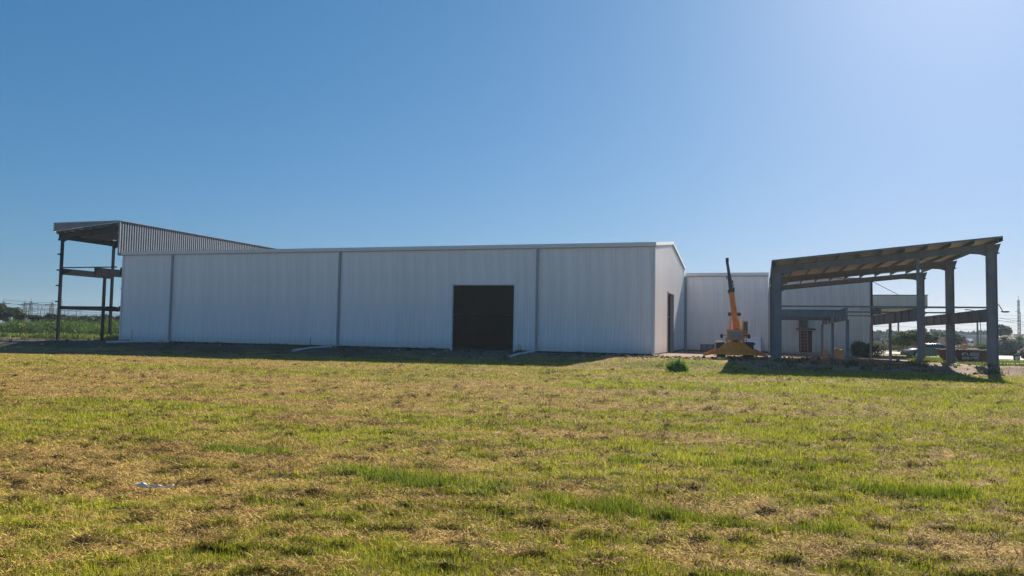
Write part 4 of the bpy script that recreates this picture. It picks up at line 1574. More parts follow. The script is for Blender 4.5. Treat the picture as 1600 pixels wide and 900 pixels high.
# ------------------------------------------------------------------ cars
def make_car(name, label, loc, rz, paint, L=4.5, H=1.45, Wd=1.75, detail=True, kind="hatch", group=None, cat="car"):
    """nose towards -x"""
    t = thing(name, label, cat, loc, rz, group)
    h = H
    if kind == "pickup":
        low = [(-L / 2, 0.35), (-L / 2 + 0.02, 0.75), (-L / 2 + 0.25, 0.98), (-L / 2 + 1.2, 1.05), (L / 2 - 1.5, 1.05), (L / 2 - 0.02, 1.0), (L / 2, 0.4)]
        roof = [(-L / 2 + 1.2, 1.05), (-L / 2 + 1.9, h), (-L / 2 + 3.0, h), (-L / 2 + 3.3, 1.05)]
    elif kind == "sedan":
        low = [(-L / 2, 0.3), (-L / 2 + 0.0, 0.55), (-L / 2 + 0.15, 0.72), (-L / 2 + 1.15, 0.93), (L / 2 - 0.9, 0.98), (L / 2 - 0.05, 0.93), (L / 2, 0.55), (L / 2 - 0.05, 0.3)]
        roof = [(-L / 2 + 1.1, 0.92), (-L / 2 + 1.85, h - 0.03), (-L / 2 + 2.6, h), (-L / 2 + 3.1, h - 0.05), (L / 2 - 0.65, 0.98)]
    else:
        low = [(-L / 2, 0.3), (-L / 2 + 0.0, 0.58), (-L / 2 + 0.15, 0.76), (-L / 2 + 1.0, 0.95), (L / 2 - 0.15, 1.0), (L / 2, 0.8), (L / 2 - 0.02, 0.32)]
        roof = [(-L / 2 + 0.95, 0.94), (-L / 2 + 1.75, h - 0.03), (-L / 2 + 2.5, h), (L / 2 - 0.7, h - 0.06), (L / 2 - 0.12, 0.99)]
    wx = (-L / 2 + 0.82, L / 2 - 0.85)
    # lower body with wheel arches cut into its outline
    r = 0.36
    pts = []
    base = 0.28
    bot = []
    for c in wx[::-1]:
        for k in range(7):
            a = math.pi * k / 6
            bot.append((c + r * math.cos(a), base + r * math.sin(a) * 0.98))
    poly = low + [(L / 2 - 0.03, base)] + bot + [(-L / 2 + 0.03, base)]
    n = len(poly)
    vs = []
    for yy, inset in ((-Wd / 2, 0.0), (Wd / 2, 0.0)):
        vs += [(x, yy, z) for x, z in poly]
    fs = [tuple(range(n)), tuple(range(2 * n - 1, n - 1, -1))] + [(i, i + n, (i + 1) % n + n, (i + 1) % n) for i in range(n)]
    MB().add(vs, fs).build("body", paint, t, bevel=0.03 if detail else 0)
    # cabin narrower at the roof
    m = len(roof)
    vs = []
    for s in (-1, 1):
        for x, z in roof:
            k = (z - 0.92) / (h - 0.92)
            vs.append((x, s * (Wd / 2 - 0.03 - 0.2 * k), z))
    fs = [tuple(range(m)), tuple(range(2 * m - 1, m - 1, -1))] + [(i, i + m, i + 1 + m, i + 1) for i in range(m - 1)]
    MB().add(vs, fs).build("cabin", paint, t, bevel=0.02 if detail else 0)
    # side and end glass
    gl = MB()
    rr = [(x, z) for x, z in roof]
    cxm = sum(p[0] for p in rr) / m
    for s in (-1, 1):
        q = []
        for x, z in rr:
            x2 = cxm + (x - cxm) * 0.84
            z2 = 1.0 + max(0, z - 0.96) * 0.80
            k = (z2 - 0.92) / (h - 0.92)
            q.append((x2, s * (Wd / 2 - 0.03 - 0.2 * k + 0.008), z2))
        gl.add(q, [tuple(range(m))])
    gl.build("side_window", M_GLASS, t)
    (x0, z0), (x1, z1) = roof[0], roof[1]
    gl = MB()
    nx, nz = -(z1 - z0), (x1 - x0)
    ln = math.hypot(nx, nz)
    nx, nz = nx / ln * 0.012, nz / ln * 0.012
    gl.add([(x0 + 0.06 + nx, -Wd / 2 + 0.14, z0 + 0.05 + nz), (x0 + 0.06 + nx, Wd / 2 - 0.14, z0 + 0.05 + nz), (x1 - 0.03 + nx, Wd / 2 - 0.28, z1 - 0.03 + nz), (x1 - 0.03 + nx, -Wd / 2 + 0.28, z1 - 0.03 + nz)], [(0, 1, 2, 3)])
    gl.build("windscreen", M_GLASS, t)
    for s in (-1, 1):
        for x in wx:
            e = wheel(t, 0, 0, 0.31, 0.2, rim=M_CHROME)
            e.location = (x, s * (Wd / 2 - 0.1), 0.31)
            e.rotation_euler = (0, 0, math.pi / 2)
    if detail:
        for s in (-1, 1):
            MB().ell((-L / 2 + 0.1, s * (Wd / 2 - 0.28), 0.68), (0.1, 0.2, 0.07)).build("headlight", M_LAMP, t, smooth=True)
            MB().ell((L / 2 - 0.04, s * (Wd / 2 - 0.2), 0.82), (0.05, 0.14, 0.1)).build("tail_light", M_REDSIGN, t, smooth=True)
            MB().ell((-L / 2 + 1.45, s * (Wd / 2 + 0.08), 1.0), (0.08, 0.1, 0.07)).build("wing_mirror", paint, t, smooth=True)
            for xx in (-0.15, 0.85):
                MB().box(xx, xx + 0.16, s * Wd / 2 - 0.015, s * Wd / 2 + 0.02, 0.83, 0.86).build("door_handle", M_DARK, t)
                MB().box(xx - 0.75, xx - 0.735, s * Wd / 2 - 0.004, s * Wd / 2 + 0.004, 0.4, 0.93).build("door_seam", M_DARK, t)
    return t


make_car("parked_car", "silver grey car parked behind the canopy with its nose to the left", (39.9, 73.3, hz(39.9, 73.3)), R(-4), M_CAR, 4.75, 1.42, 1.75, True, "sedan")


def far_car(x, y, paint, label, kind="sedan", rz=0.0, L=4.5, H=1.5):
    make_car("distant_car", label, (x, y, hz(x, y) + 0.15), rz, paint, L, H, 1.8, False, kind, "distant cars on the avenue")


def at_dir(px, Y):
    """world X of a bearing at forward distance Y (bearing given as X/Y)"""
    return px * Y


far_car(0.598 * 190, 190, M_CARW, "distant white van-like car straight below the long grey roof", "hatch", 0.1, 4.6, 1.85)
far_car(0.616 * 190, 190, M_CARW, "distant white sedan right of the dark pole", "sedan", 0.0, 4.6, 1.5)
far_car(0.586 * 215, 215, M_CARD, "distant dark blue car above the red round sign", "hatch", 0.0, 4.6, 1.8)
far_car(0.468 * 195, 195, M_CARD, "distant dark car at the right edge of the older hall", "hatch", 0.0, 5.0, 2.0)
far_car(0.483 * 235, 235, M_CARD, "distant dark car left of the standing person", "sedan", 0.0, 5.0, 1.6)


# ------------------------------------------------------------------ people
def skinned(name, pts, edges, rad, m, parent, levels=1):
    me = bpy.data.meshes.new(name)
    me.from_pydata(pts, edges, [])
    me.update()
    o = bpy.data.objects.new(name, me)
    COL.objects.link(o)
    o.parent = parent
    md = o.modifiers.new("skin", 'SKIN')
    md.use_smooth_shade = True
    for i, r_ in enumerate(rad):
        sv = me.skin_vertices[0].data[i]
        sv.radius = (r_, r_) if isinstance(r_, (int, float)) else r_
    me.skin_vertices[0].data[0].use_root = True
    ss = o.modifiers.new("sub", 'SUBSURF')
    ss.levels = levels
    ss.render_levels = levels
    me.materials.append(m)
    return o


def person_standing(loc, rz, label):
    t = thing("person", label, "person", loc, rz)
    # joints: pelvis 0, waist 1, chest 2, neck 3, head 4, crown 5
    P = [(0, 0, .92), (0, 0, 1.08), (0, -.01, 1.30), (0, 0, 1.46), (0, -.02, 1.56), (0, -.02, 1.68),
         (.17, 0, 1.40), (.24, -.02, 1.14), (.20, -.14, .95), (.19, -.18, .86),
         (-.17, 0, 1.40), (-.24, 0, 1.14), (-.26, -.05, .90), (-.26, -.07, .80),
         (.09, 0, .84), (.10, .01, .48), (.11, .03, .09), (.12, -.10, .04),
         (-.09, 0, .84), (-.12, -.03, .48), (-.14, .0, .09), (-.16, -.13, .04)]
    Ed = [(0, 1), (1, 2), (2, 3), (3, 4), (4, 5), (2, 6), (6, 7), (7, 8), (8, 9), (2, 10), (10, 11), (11, 12), (12, 13),
          (0, 14), (14, 15), (15, 16), (16, 17), (0, 18), (18, 19), (19, 20), (20, 21)]
    Rd = [(.13, .09), (.12, .08), (.13, .09), .05, (.075, .09), (.07, .08), .055, .042, .034, .035, .055, .042, .034, .035,
          .08, .058, .042, .04, .08, .058, .042, .04]
    skinned("body", P, Ed, Rd, M_SKIN, t)
    skinned("shirt", [P[0], P[1], P[2], (0, 0, 1.44), P[6], (.215, -.01, 1.22), P[10], (-.215, 0, 1.22)], [(0, 1), (1, 2), (2, 3), (2, 4), (4, 5), (2, 6), (6, 7)],
            [(.20, .15), (.19, .14), (.21, .16), (.09, .09), .09, .075, .09, .075], M_SHIRT, t)
    skinned("trousers", [(0, 0, .96), P[14], P[15], (.11, .03, .12), P[18], P[19], (-.14, 0, .12)], [(0, 1), (1, 2), (2, 3), (0, 4), (4, 5), (5, 6)],
            [(.19, .15), .12, .095, .075, .12, .095, .075], M_JEANS, t)
    MB().ell((0, .0, 1.67), (.10, .115, .09)).build("hair", M_HAIR, t, smooth=True)
    MB().ell((-.02, 0.0, 1.71), (.12, .13, .05)).build("cap", mat("olive_cap", (.10, .12, .04), .8), t, smooth=True)
    for s in (-1, 1):
        for k in range(4):
            bx_ = (0.19 if s > 0 else -0.26) + (k - 1.5) * 0.018
            y0, z0 = (-.18, .86) if s > 0 else (-.07, .80)
            MB().tube([(bx_, y0, z0), (bx_, y0 - .02, z0 - .05 - .008 * (k % 2)), (bx_, y0 - .01, z0 - .085 - .008 * (k % 2))], 0.009, 5).build("finger", M_SKIN, t)
        MB().tube([((0.16 if s > 0 else -0.23), y0, z0 + .02), ((0.15 if s > 0 else -0.22), y0 - .03, z0 - .03)], 0.010, 5).build("thumb", M_SKIN, t)
    for s, (fx, fy) in ((1, (.12, -.05)), (-1, (-.15, -.07))):
        MB().ell((fx, fy, .045), (.05, .14, .05)).build("shoe", M_BLACK, t, smooth=True)
    return t


px_, py_ = 45.7, 94.5
person_standing((px_, py_, hz(px_, py_) + 0.0), R(50), "person in a dark shirt and cap standing beyond the canopy by the road")

# motorcycle with rider at the right edge
mx, my = 49.0, 74.6
mz = hz(mx, my)
MC = thing("motorcycle", "dark motorcycle with its front wheel to the left at the right edge", "motorcycle", (mx, my, mz), R(-6))
for x in (0.0, 1.32):
    e = wheel(MC, 0, 0, 0.31, 0.11, rim=M_CHROME)
    e.location = (x, 0, 0.31)
    e.rotation_euler = (0, 0, math.pi / 2)
for s in (-1, 1):
    MB().tube([(0.0, s * 0.09, 0.31), (0.34, s * 0.08, 0.95)], 0.028, 8).build("fork", M_CHROME, MC)
MB().tube([(0.30, -0.34, 1.05), (0.36, -0.12, 1.02), (0.36, 0.12, 1.02), (0.30, 0.34, 1.05)], 0.018, 8).build("handlebar", M_DARK, MC)
MB().ell((0.18, 0, 0.90), (0.12, 0.11, 0.11)).build("headlight", M_LAMP, MC, smooth=True)
MB().tube([(-0.30, 0, 0.42), (-0.18, 0, 0.60), (0, 0, 0.67), (0.18, 0, 0.60), (0.28, 0, 0.45)], [0.05, 0.07, 0.07, 0.07, 0.05], 8).build("mudguard", M_DARK, MC)
MB().ell((0.62, 0, 0.86), (0.28, 0.15, 0.15)).build("fuel_tank", M_RED, MC, smooth=True)
MB().box(0.8, 1.45, -0.13, 0.13, 0.76, 0.84).build("seat", M_BLACK, MC, bevel=0.03)
eng = MB()
eng.box(0.45, 0.9, -0.15, 0.15, 0.30, 0.66)
eng.tube([(0.42, -0.1, 0.55), (0.35, -0.14, 0.35), (0.6, -0.17, 0.25), (1.3, -0.19, 0.33)], 0.035, 8)
eng.bar((0.36, 0, 0.9), (0.5, 0, 0.4), 0.07, 0.07)
eng.bar((0.9, 0, 0.75), (1.32, 0, 0.31), 0.05, 0.06)
eng.build("engine", M_DARK, MC, bevel=0.02)
for s in (-1, 1):
    MB().ell((0.40, s * 0.36, 1.2), (0.02, 0.07, 0.045)).build("mirror", M_DARK, MC, smooth=True)
MB().ell((1.45, 0, 0.72), (0.12, 0.1, 0.07)).build("tail_piece", M_RED, MC, smooth=True)
RI = thing("person", "rider in pale blue and white clothes sitting on the motorcycle at the right edge", "person", (mx + 0.02, my, mz), R(-6))
P = [(1.02, 0, .92), (.98, 0, 1.08), (.90, 0, 1.34), (.88, 0, 1.48), (.85, 0, 1.58), (.84, 0, 1.70),
     (.88, -.18, 1.40), (.66, -.26, 1.20), (.38, -.28, 1.09), (.88, .18, 1.40), (.66, .26, 1.20), (.38, .28, 1.09),
     (.94, -.12, .90), (.55, -.22, .80), (.68, -.22, .38), (.56, -.22, .33), (.94, .12, .90), (.55, .22, .80), (.68, .22, .38), (.56, .22, .33)]
Ed = [(0, 1), (1, 2), (2, 3), (3, 4), (4, 5), (2, 6), (6, 7), (7, 8), (2, 9), (9, 10), (10, 11), (0, 12), (12, 13), (13, 14), (14, 15), (0, 16), (16, 17), (17, 18), (18, 19)]
Rd = [.13, .13, .14, .055, .09, .08, .055, .042, .035, .055, .042, .035, .085, .06, .045, .04, .085, .06, .045, .04]
skinned("body", P, Ed, Rd, M_SKIN, RI)
skinned("jacket", [P[0], P[1], P[2], (.88, 0, 1.46), P[6], P[7], (.44, -.28, 1.12), P[9], P[10], (.44, .28, 1.12)], [(0, 1), (1, 2), (2, 3), (2, 4), (4, 5), (5, 6), (2, 7), (7, 8), (8, 9)],
        [.16, .155, .17, .08, .075, .065, .05, .075, .065, .05], M_BLUEC, RI)
skinned("trousers", [(1.02, 0, .94), P[12], P[13], P[14], P[16], P[17], P[18]], [(0, 1), (1, 2), (2, 3), (0, 4), (4, 5), (5, 6)], [.15, .105, .085, .06, .105, .085, .06], M_SHIRT, RI)
MB().ell((.85, 0, 1.66), (.14, .13, .14)).build("helmet", M_CARW, RI, smooth=True)
for s in (-1, 1):
    for k in range(4):
        MB().tube([(.36, s * (.25 + .02 * k), 1.09), (.32, s * (.25 + .02 * k), 1.06), (.34, s * (.25 + .02 * k), 1.02)], 0.010, 5).build("finger", M_SKIN, RI)
    MB().tube([(.38, s * .24, 1.08), (.36, s * .225, 1.04)], 0.011, 5).build("thumb", M_SKIN, RI)


# ------------------------------------------------------------------ street furniture and far things on the right
def pole(name, x, y, h, r, label, cat, m=M_POLE, group=None, arm=None, base=0.0):
    z = hz(x, y)
    t = thing(name, label, cat, (x, y, z), 0, group)
    MB().tube([(0, 0, -0.2), (0, 0, h)], r, 8, r2=r * 0.7).build("pole", m, t)
    if arm:
        MB().tube([(0, 0, h - 0.1)] + arm, r * 0.45, 6).build("arm", m, t)
        e = Vector(arm[-1])
        MB().ell(e + Vector((0.25 * (1 if e.x > 0 else -1), 0, 0)), (0.42, 0.14, 0.10)).build("lamp_head", M_FARGREY, t, smooth=True)
    return t


pole("utility_pole", 0.5035 * 110, 110, 6.6, 0.15, "thin dark pole rising behind the tree, left of the silver car's roof", "pole", M_POLE, "poles along the street")
pole("lamp_post", 0.5315 * 128, 128, 6.0, 0.12, "short lamp post above the dark tree beyond the canopy", "street lamp", M_POLE, "poles along the street", [(0.1, 0, 6.2), (0.5, 0, 6.25)])
pole("utility_pole", 0.5665 * 120, 120, 6.9, 0.17, "dark wooden pole directly left of the second right canopy column", "pole", M_POLEW, "poles along the street")
pole("lamp_post", 0.6065 * 118, 118, 6.35, 0.16, "street lamp with its arm reaching left, between the two right canopy columns", "street lamp", M_POLE, None, [(-0.5, 0, 6.5), (-1.3, 0, 6.65)])
pole("utility_pole", 0.6105 * 150, 150, 7.4, 0.08, "thin pole close on the right of the street lamp between the columns", "pole", M_POLE, "poles along the street")
pole("lamp_post", 0.6265 * 70, 70, 5.0, 0.09, "lamp arm curving down to the right behind the rightmost canopy column", "street lamp", M_FARGREY, None, [(0.1, 0, 5.35), (0.55, 0, 5.2), (0.85, 0, 4.75), (0.92, 0, 4.55)])
pole("lamp_post", 0.6625 * 240, 240, 11.0, 0.14, "slim lamp post beside the lattice mast on the far right", "street lamp", M_FARGREY, None, [(-0.3, 0, 11.2), (-0.9, 0, 11.2)])


def lattice_mast(x, y, h, w, label, w_top=None, m=M_FARGREY, name="lattice_mast", group=None):
    t = thing(name, label, "mast", (x, y, hz(x, y)), 0, group)
    w_top = w if w_top is None else w_top
    c = [(-1, -1), (1, -1), (1, 1), (-1, 1)]
    for sx_, sy_ in c:
        MB().bar((sx_ * w / 2, sy_ * w / 2, 0), (sx_ * w_top / 2, sy_ * w_top / 2, h), 0.12, 0.12, (0, 1, 0)).build("leg", m, t)
    mb = MB()
    n = max(4, int(h / 1.5))
    for i in range(n):
        f0, f1 = i / n, (i + 1) / n
        wa, wb = (w + (w_top - w) * f0) / 2, (w + (w_top - w) * f1) / 2
        for k in range(4):
            a, b_ = c[k], c[(k + 1) % 4]
            if i % 2:
                a, b_ = b_, a
            mb.bar((a[0] * wa, a[1] * wa, h * f0), (b_[0] * wb, b_[1] * wb, h * f1), 0.06, 0.06, (0.3, 1, 0.1))
    mb.build("bracing", m, t)
    MB().tube([(0, 0, h), (0, 0, h * 1.06 + 0.5)], 0.06, 6).build("antenna", m, t)
    return t


lattice_mast(0.6605 * 300, 300, 18, 0.7, "tall thin lattice mast standing on the far right horizon", 0.5)


def wire(pts, label, r=0.02, group="overhead wires beyond the canopy"):
    mb = MB()
    for a, b_ in zip(pts[:-1], pts[1:]):
        a, b_ = Vector(a), Vector(b_)
        n = 10
        q = []
        for i in range(n + 1):
            f = i / n
            p = a.lerp(b_, f)
            p.z -= 4 * f * (1 - f) * (b_ - a).length * 0.008
            q.append(p)
        mb.tube(q, r, 4)
    o = mb.build("overhead_wire", M_POLE)
    return tag(o, label, "wire", group)


for i, z in enumerate((6.3, 5.7, 5.1, 4.2, 3.4)):
    wire([(30, 112 + i * 0.3, z), (0.5035 * 110, 110.3 + i * 0.05, z), (0.5665 * 120, 120.3, z + 0.2), (0.6105 * 150, 150.2, z + 0.4), (150, 175, z + 1.8)],
         ("topmost", "second highest", "third highest", "second lowest", "lowest")[i] + " of the five wires strung between the poles beyond the canopy", 0.022)
for i, (z0, z1) in enumerate(((6.3, 4.3), (5.8, 3.9))):
    wire([(0.6105 * 150, 150.2, z0 + 0.3), (0.72 * 150, 150, z1)], ("upper", "lower")[i] + " wire sloping down to the right of the rightmost canopy column", 0.03, "sloping wires at the right")

# round red sign
sgx, sgy = 0.5895 * 92, 92
sg = thing("round_sign", "red road sign on a thin post behind the maroon skip", "road sign", (sgx, sgy, hz(sgx, sgy)), R(-20))
MB().tube([(0, 0.03, -0.2), (0, 0.03, 1.75)], 0.03, 6).build("post", M_FARGREY, sg)
mb = MB()
mb.tube([(0, 0.0, 1.42), (0, 0.025, 1.42)], 0.34, 8)
mb.build("plate", M_REDSIGN, sg)
MB().box(-0.2, 0.2, -0.008, -0.004, 1.36, 1.48).build("band", M_PAINTW, sg)
# concrete kiosk
kx, ky = 0.5575 * 97, 97
kk = thing("utility_kiosk", "grey concrete utility kiosk between the second and third canopy columns", "kiosk", (kx, ky, hz(kx, ky)), R(-15))
MB().box(-0.5, 0.5, -0.4, 0.4, -0.1, 2.1).build("body", mat("kiosk_concrete", (0.23, 0.20, 0.19), 0.9), kk, bevel=0.03)
MB().box(0.52, 0.95, -0.25, 0.25, 1.2, 1.75).build("meter_box", M_DARK, kk, bevel=0.02)
MB().tube([(0.74, 0, -0.1), (0.74, 0, 1.2)], 0.05, 6).build("box_post", M_POLEW, kk)
MB().box(-0.55, 0.55, -0.45, 0.45, 2.1, 2.18).build("cap", M_CONC, kk)


# ------------------------------------------------------------------ trees
def tree(name, x, y, h, crown_r, label, n=2600, leaf=0.35, col=(0.045, 0.065, 0.025), crown_z=None, group=None, trunk_r=0.14, flat=0.8, cat="tree", blobs=12):
    t = thing(name, label, cat, (x, y, hz(x, y)), random.uniform(0, 6), group)
    cz = h * 0.62 if crown_z is None else crown_z
    mb = MB()
    mb.tube([(0, 0, -0.2), (0.05, 0.02, h * 0.25), (0.0, 0.08, h * 0.5)], trunk_r, 8, r2=trunk_r * 0.6)
    C = []
    for i in range(blobs):
        a = random.uniform(0, 6.28)
        rr = crown_r * math.sqrt(random.uniform(0.02, 0.75))
        zz = cz + random.uniform(-0.35, 0.38) * h * flat * (1 - 0.5 * rr / crown_r)
        zz = min(zz, h * 0.86)
        C.append((rr * math.cos(a), rr * math.sin(a), zz))
        mb.tube([(0, 0.05, h * random.uniform(0.2, 0.45)), (rr * 0.5 * math.cos(a), rr * 0.5 * math.sin(a), (h * 0.35 + zz) / 2 + 0.1), C[-1]], trunk_r * 0.45, 5, r2=trunk_r * 0.12)
    mb.build("trunk", M_TREEBARK, t)
    C = np.array(C)
    k = len(C)
    ci = RNG.integers(0, k, n)
    br = RNG.uniform(0.30, 0.52, k) * crown_r
    D = unit(n) * (RNG.uniform(0.15, 1, n) ** 0.5)[:, None]
    P = C[ci] + D * br[ci][:, None] * np.array([1, 1, 0.62])
    P[:, 2] = np.maximum(P[:, 2], 0.15)
    tone = (0.65 + 0.7 * RNG.uniform(0, 1, k))[ci][:, None]
    leaves("crown", P, leaf * RNG.uniform(0.6, 1.4, n), np.array(col) * tone, parent=t)
    return t


G_R = "trees beyond the street on the right"
tree("broad_tree", 0.527 * 88, 88, 3.0, 2.0, "low spreading dark tree just behind the silver car", 5200, 0.20, (0.05, 0.08, 0.035), 1.95, None, 0.12, 0.45)
tree("broad_tree", 0.507 * 92, 92, 2.3, 1.3, "smaller pale tree left of the spreading dark tree", 2600, 0.18, (0.06, 0.085, 0.045), 1.5, None, 0.09, 0.5)
tree("broad_tree", 0.555 * 108, 108, 3.2, 3.0, "dark scrubby tree behind the grey utility kiosk", 4200, 0.24, (0.05, 0.065, 0.035), 1.9, None, 0.12, 0.5)
for i in range(26):
    br_ = 0.465 + i * 0.0072 + random.uniform(-0.002, 0.002)
    Yd = 285 + random.uniform(-12, 12)
    hh = (5.4 + random.uniform(-0.8, 1.0)) * (1.12 if 9 < i < 15 else 0.95)
    tree("distant_tree", br_ * Yd, Yd, hh, 3.2, "dark tree in the far row across the avenue", 600, 0.75, (0.055, 0.075, 0.06), None, "far row of trees across the avenue", 0.3, blobs=6)
tree("broad_tree", 0.633 * 150, 150, 5.6, 2.2, "round dark tree right behind the rightmost canopy column", 2200, 0.4, (0.04, 0.055, 0.035), None, None, 0.18)


def palm(x, y, h, label, nf=26, r=1.9):
    t = thing("palm_tree", label, "palm", (x, y, hz(x, y)), random.uniform(0, 6), None)
    MB().tube([(0, 0, -0.2), (0, 0, h * 0.6)], 0.16, 8, r2=0.2).build("trunk", M_TREEBARK, t)
    V, F, C = [], [], []
    for i in range(nf):
        a = 2.4 * i
        e = random.uniform(0.1, 1.2)
        L_ = r * random.uniform(0.8, 1.15)
        pts = []
        for k in range(7):
            f = k / 6
            rr = L_ * f * math.cos(e * (1 - 0.4 * f))
            zz = h * 0.6 + L_ * (math.sin(e) * f - 0.75 * f * f)
            pts.append(Vector((rr * math.cos(a), rr * math.sin(a), zz)))
        for k in range(6):
            p, q = pts[k], pts[k + 1]
            sd = Vector((-math.sin(a), math.cos(a), 0))
            for s in (-1, 1):
                for j in (0.0, 0.5):
                    b_ = p.lerp(q, j)
                    n0 = len(V)
                    tip = b_ + sd * s * 0.36 * (1 - 0.5 * k / 6) + (q - p) * 0.9 + Vector((0, 0, -0.1))
                    V += [b_, b_ + (q - p) * 0.35, tip]
                    F.append((n0, n0 + 1, n0 + 2))
                    C += [np.array((0.05, 0.075, 0.04)) * random.uniform(0.6, 1.4)] * 3
    tri_object("fronds", np.array([tuple(v) for v in V]), np.array(F), np.array(C), M_LEAF, t)
    return t


palm(0.6415 * 104, 104, 3.6, "palm with drooping fronds right of the rightmost canopy column", 30, 2.2)
palm(0.6605 * 108, 108, 3.7, "palm at the right edge behind the motorcycle", 30, 2.2)
bush("dark_hedge_bush", 0.6555 * 101, 101, 2.6, 2.0, 6500, 0.16, (0.03, 0.038, 0.045), "large dark bluish bush behind the motorcycle")
bush("dark_hedge_bush", 0.6395 * 100, 100, 0.8, 0.9, 1800, 0.12, (0.03, 0.06, 0.03), "low green bush at the palm's foot by the road")

# far buildings on the right
fb = thing("distant_building", "long low blue-grey building on the horizon between the right columns", "building", (0.612 * 255, 255, hz(156, 255)), R(-5))
MB().box(-8.5, 8.5, 0, 8, 0, 3.6).build("wall", M_BUILDG, fb)
MB().box(-8.8, 8.8, -0.3, 8.3, 3.61, 3.8).build("roof", M_BUILDG, fb)
for i in range(5):
    MB().box(-7.6 + i * 3.2, -6.0 + i * 3.2, -0.05, -0.01, 1.2, 2.4).build("window", M_GLASS, fb)
fb = thing("distant_shed", "white roofed open shed beneath the long blue-grey building", "shed", (0.6165 * 225, 225, hz(138, 225)), R(-3))
MB().box(-4.6, 4.6, -0.2, 5, 2.1, 2.5).build("roof", M_BUILDW, fb)
for x in (-4.3, -1.5, 1.5, 4.3):
    MB().box(x - 0.12, x + 0.12, 0, 0.24, 0, 2.1).build("post", M_FARGREY, fb)
MB().box(-4.4, 4.4, 4.2, 4.4, 0, 2.1).build("back_wall", M_DARK, fb)
fb = thing("distant_wall_building", "grey walled building with a railed flat roof on the far right", "building", (0.668 * 170, 170, hz(113, 170)), R(-4))
MB().box(-6.4, 8, 0, 9, 0, 2.4).build("wall", M_PINK, fb)
MB().box(-6.6, 8.2, -0.1, 9.1, 2.41, 2.55).build("slab", M_CONC, fb)
MB().box(-6.4, 8, 0.1, 0.16, 3.35, 3.45).build("rail", M_POLE, fb)
MB().box(-6.4, 8, 0.18, 0.22, 2.56, 3.34).build("mesh_screen", mat("grey_screen", (0.25, 0.25, 0.25), 0.8), fb)
for i in range(8):
    MB().box(-6.35 + i * 2.0, -6.2 + i * 2.0, 0.0, 0.09, 2.56, 3.5).build("rail_post", M_POLE, fb)
fb = thing("boundary_pillar", "tall narrow brownish pillar left of the rightmost canopy column", "pillar", (0.6225 * 128, 128, hz(80, 128)), R(-4))
MB().box(-0.35, 0.35, -0.35, 0.35, -0.1, 3.3).build("shaft", mat("brown_block", (0.2, 0.17, 0.12), 0.9), fb)
MB().box(-0.42, 0.42, -0.42, 0.42, 3.302, 3.4).build("cap", M_CONC, fb)
fb = thing("distant_wall", "low pink boundary wall across the road behind the standing person", "wall", (0.487 * 178, 178, hz(85, 178)), R(2))
MB().box(-9, 9, 0, 0.2, -0.1, 1.2).build("wall", M_PINK, fb)
MB().box(-9, 9, -0.02, 0.22, 1.2, 1.28).build("coping", M_CONC, fb)

# roadside scrub strip behind the street
def scrub(name, n, uf, vf, hf, size, col, label, cat="weeds", up=1.0, m=None, thr=0.0):
    u = RNG.uniform(uf[0], uf[1], n)
    v = RNG.uniform(vf[0], vf[1], n)
    X, Y = W(u, v)
    den = fbm(X * 0.35, Y * 0.35, 101, 3)
    k = den > thr
    X, Y, den = X[k], Y[k], den[k]
    n = len(X)
    hh = hf * (0.35 + 0.9 * np.clip((den - 0.2) * 1.6, 0, 1)) * (0.7 + 0.6 * fbm(X * 0.13, Y * 0.13, 104, 2))
    z = RNG.uniform(0, 1, n) ** 0.8 * hh
    P = np.stack([X, Y, hgt(X, Y) + z + 0.02], 1)
    tone = (0.5 + 1.0 * fbm(X * 0.6, Y * 0.6, 103, 2))[:, None]
    c = np.array(col) * tone
    o = leaves(name, P, size * RNG.uniform(0.6, 1.5, n), c, m or M_LEAF, upright=up, aspect=4)
    return tag(o, label, cat, kind="stuff")


scrub("roadside_weeds", 9000, (24, 46), (70, 82), 0.9, 0.30, (0.11, 0.11, 0.04), "olive weeds along the far side of the road beyond the canopy", thr=0.42)
scrub("verge_grass", 16000, (19, 44), (3, 24), 0.10, 0.14, (0.15, 0.20, 0.035), "sunlit short grass on the verge behind the skip", "grass", thr=0.3)

# ------------------------------------------------------------------ left background: weeds, trees, substation
scrub("tall_weeds", 190000, (-92, -50.5), (7.5, 40), 1.65, 0.14, (0.075, 0.135, 0.03), "dense tall green weeds behind the left steel frame", up=1.3, thr=0.26)
scrub("weed_edge", 12000, (-90, -50.5), (2.5, 8.5), 0.45, 0.18, (0.12, 0.17, 0.04), "low bright weeds edging the dirt at the far left", up=1.4, thr=0.3)
tree("broad_tree", -0.655 * 104, 104, 4.5, 2.2, "dark bushy tree at the far left edge above the weeds", 7000, 0.24, (0.045, 0.07, 0.035), 2.6, None, 0.15)
tree("broad_tree", -0.6125 * 118, 118, 3.1, 1.9, "low dark tree under the substation wires, left of the tall steel frame", 2600, 0.28, (0.045, 0.06, 0.035), 1.9, None, 0.12)
tree("broad_tree", -0.597 * 120, 120, 3.3, 1.9, "low dark tree directly behind the left column of the tall frame", 2600, 0.28, (0.045, 0.06, 0.035), 1.9, None, 0.12)
for i in range(9):
    yy_ = 118 + random.uniform(-4, 4)
    tree("scrub_tree", (-0.585 + i * 0.0088) * yy_, yy_, 3.1 + random.uniform(-0.4, 0.4), 1.5, ("first", "second", "third", "fourth", "fifth", "sixth", "seventh", "eighth", "ninth")[i] + " dark scrub tree rightwards from the tall frame's left column, above the weeds", 1300, 0.26,
         (0.06, 0.075, 0.045), 1.9, "scrub trees seen through the tall frame", 0.1)
fx, fy = -0.6375 * 82.5, 82.5
fl = thing("yellow_flower_clump", "clump of yellow flowers among the weeds at the far left", "flowers", (fx, fy, hz(fx, fy)), 0)
mb = MB()
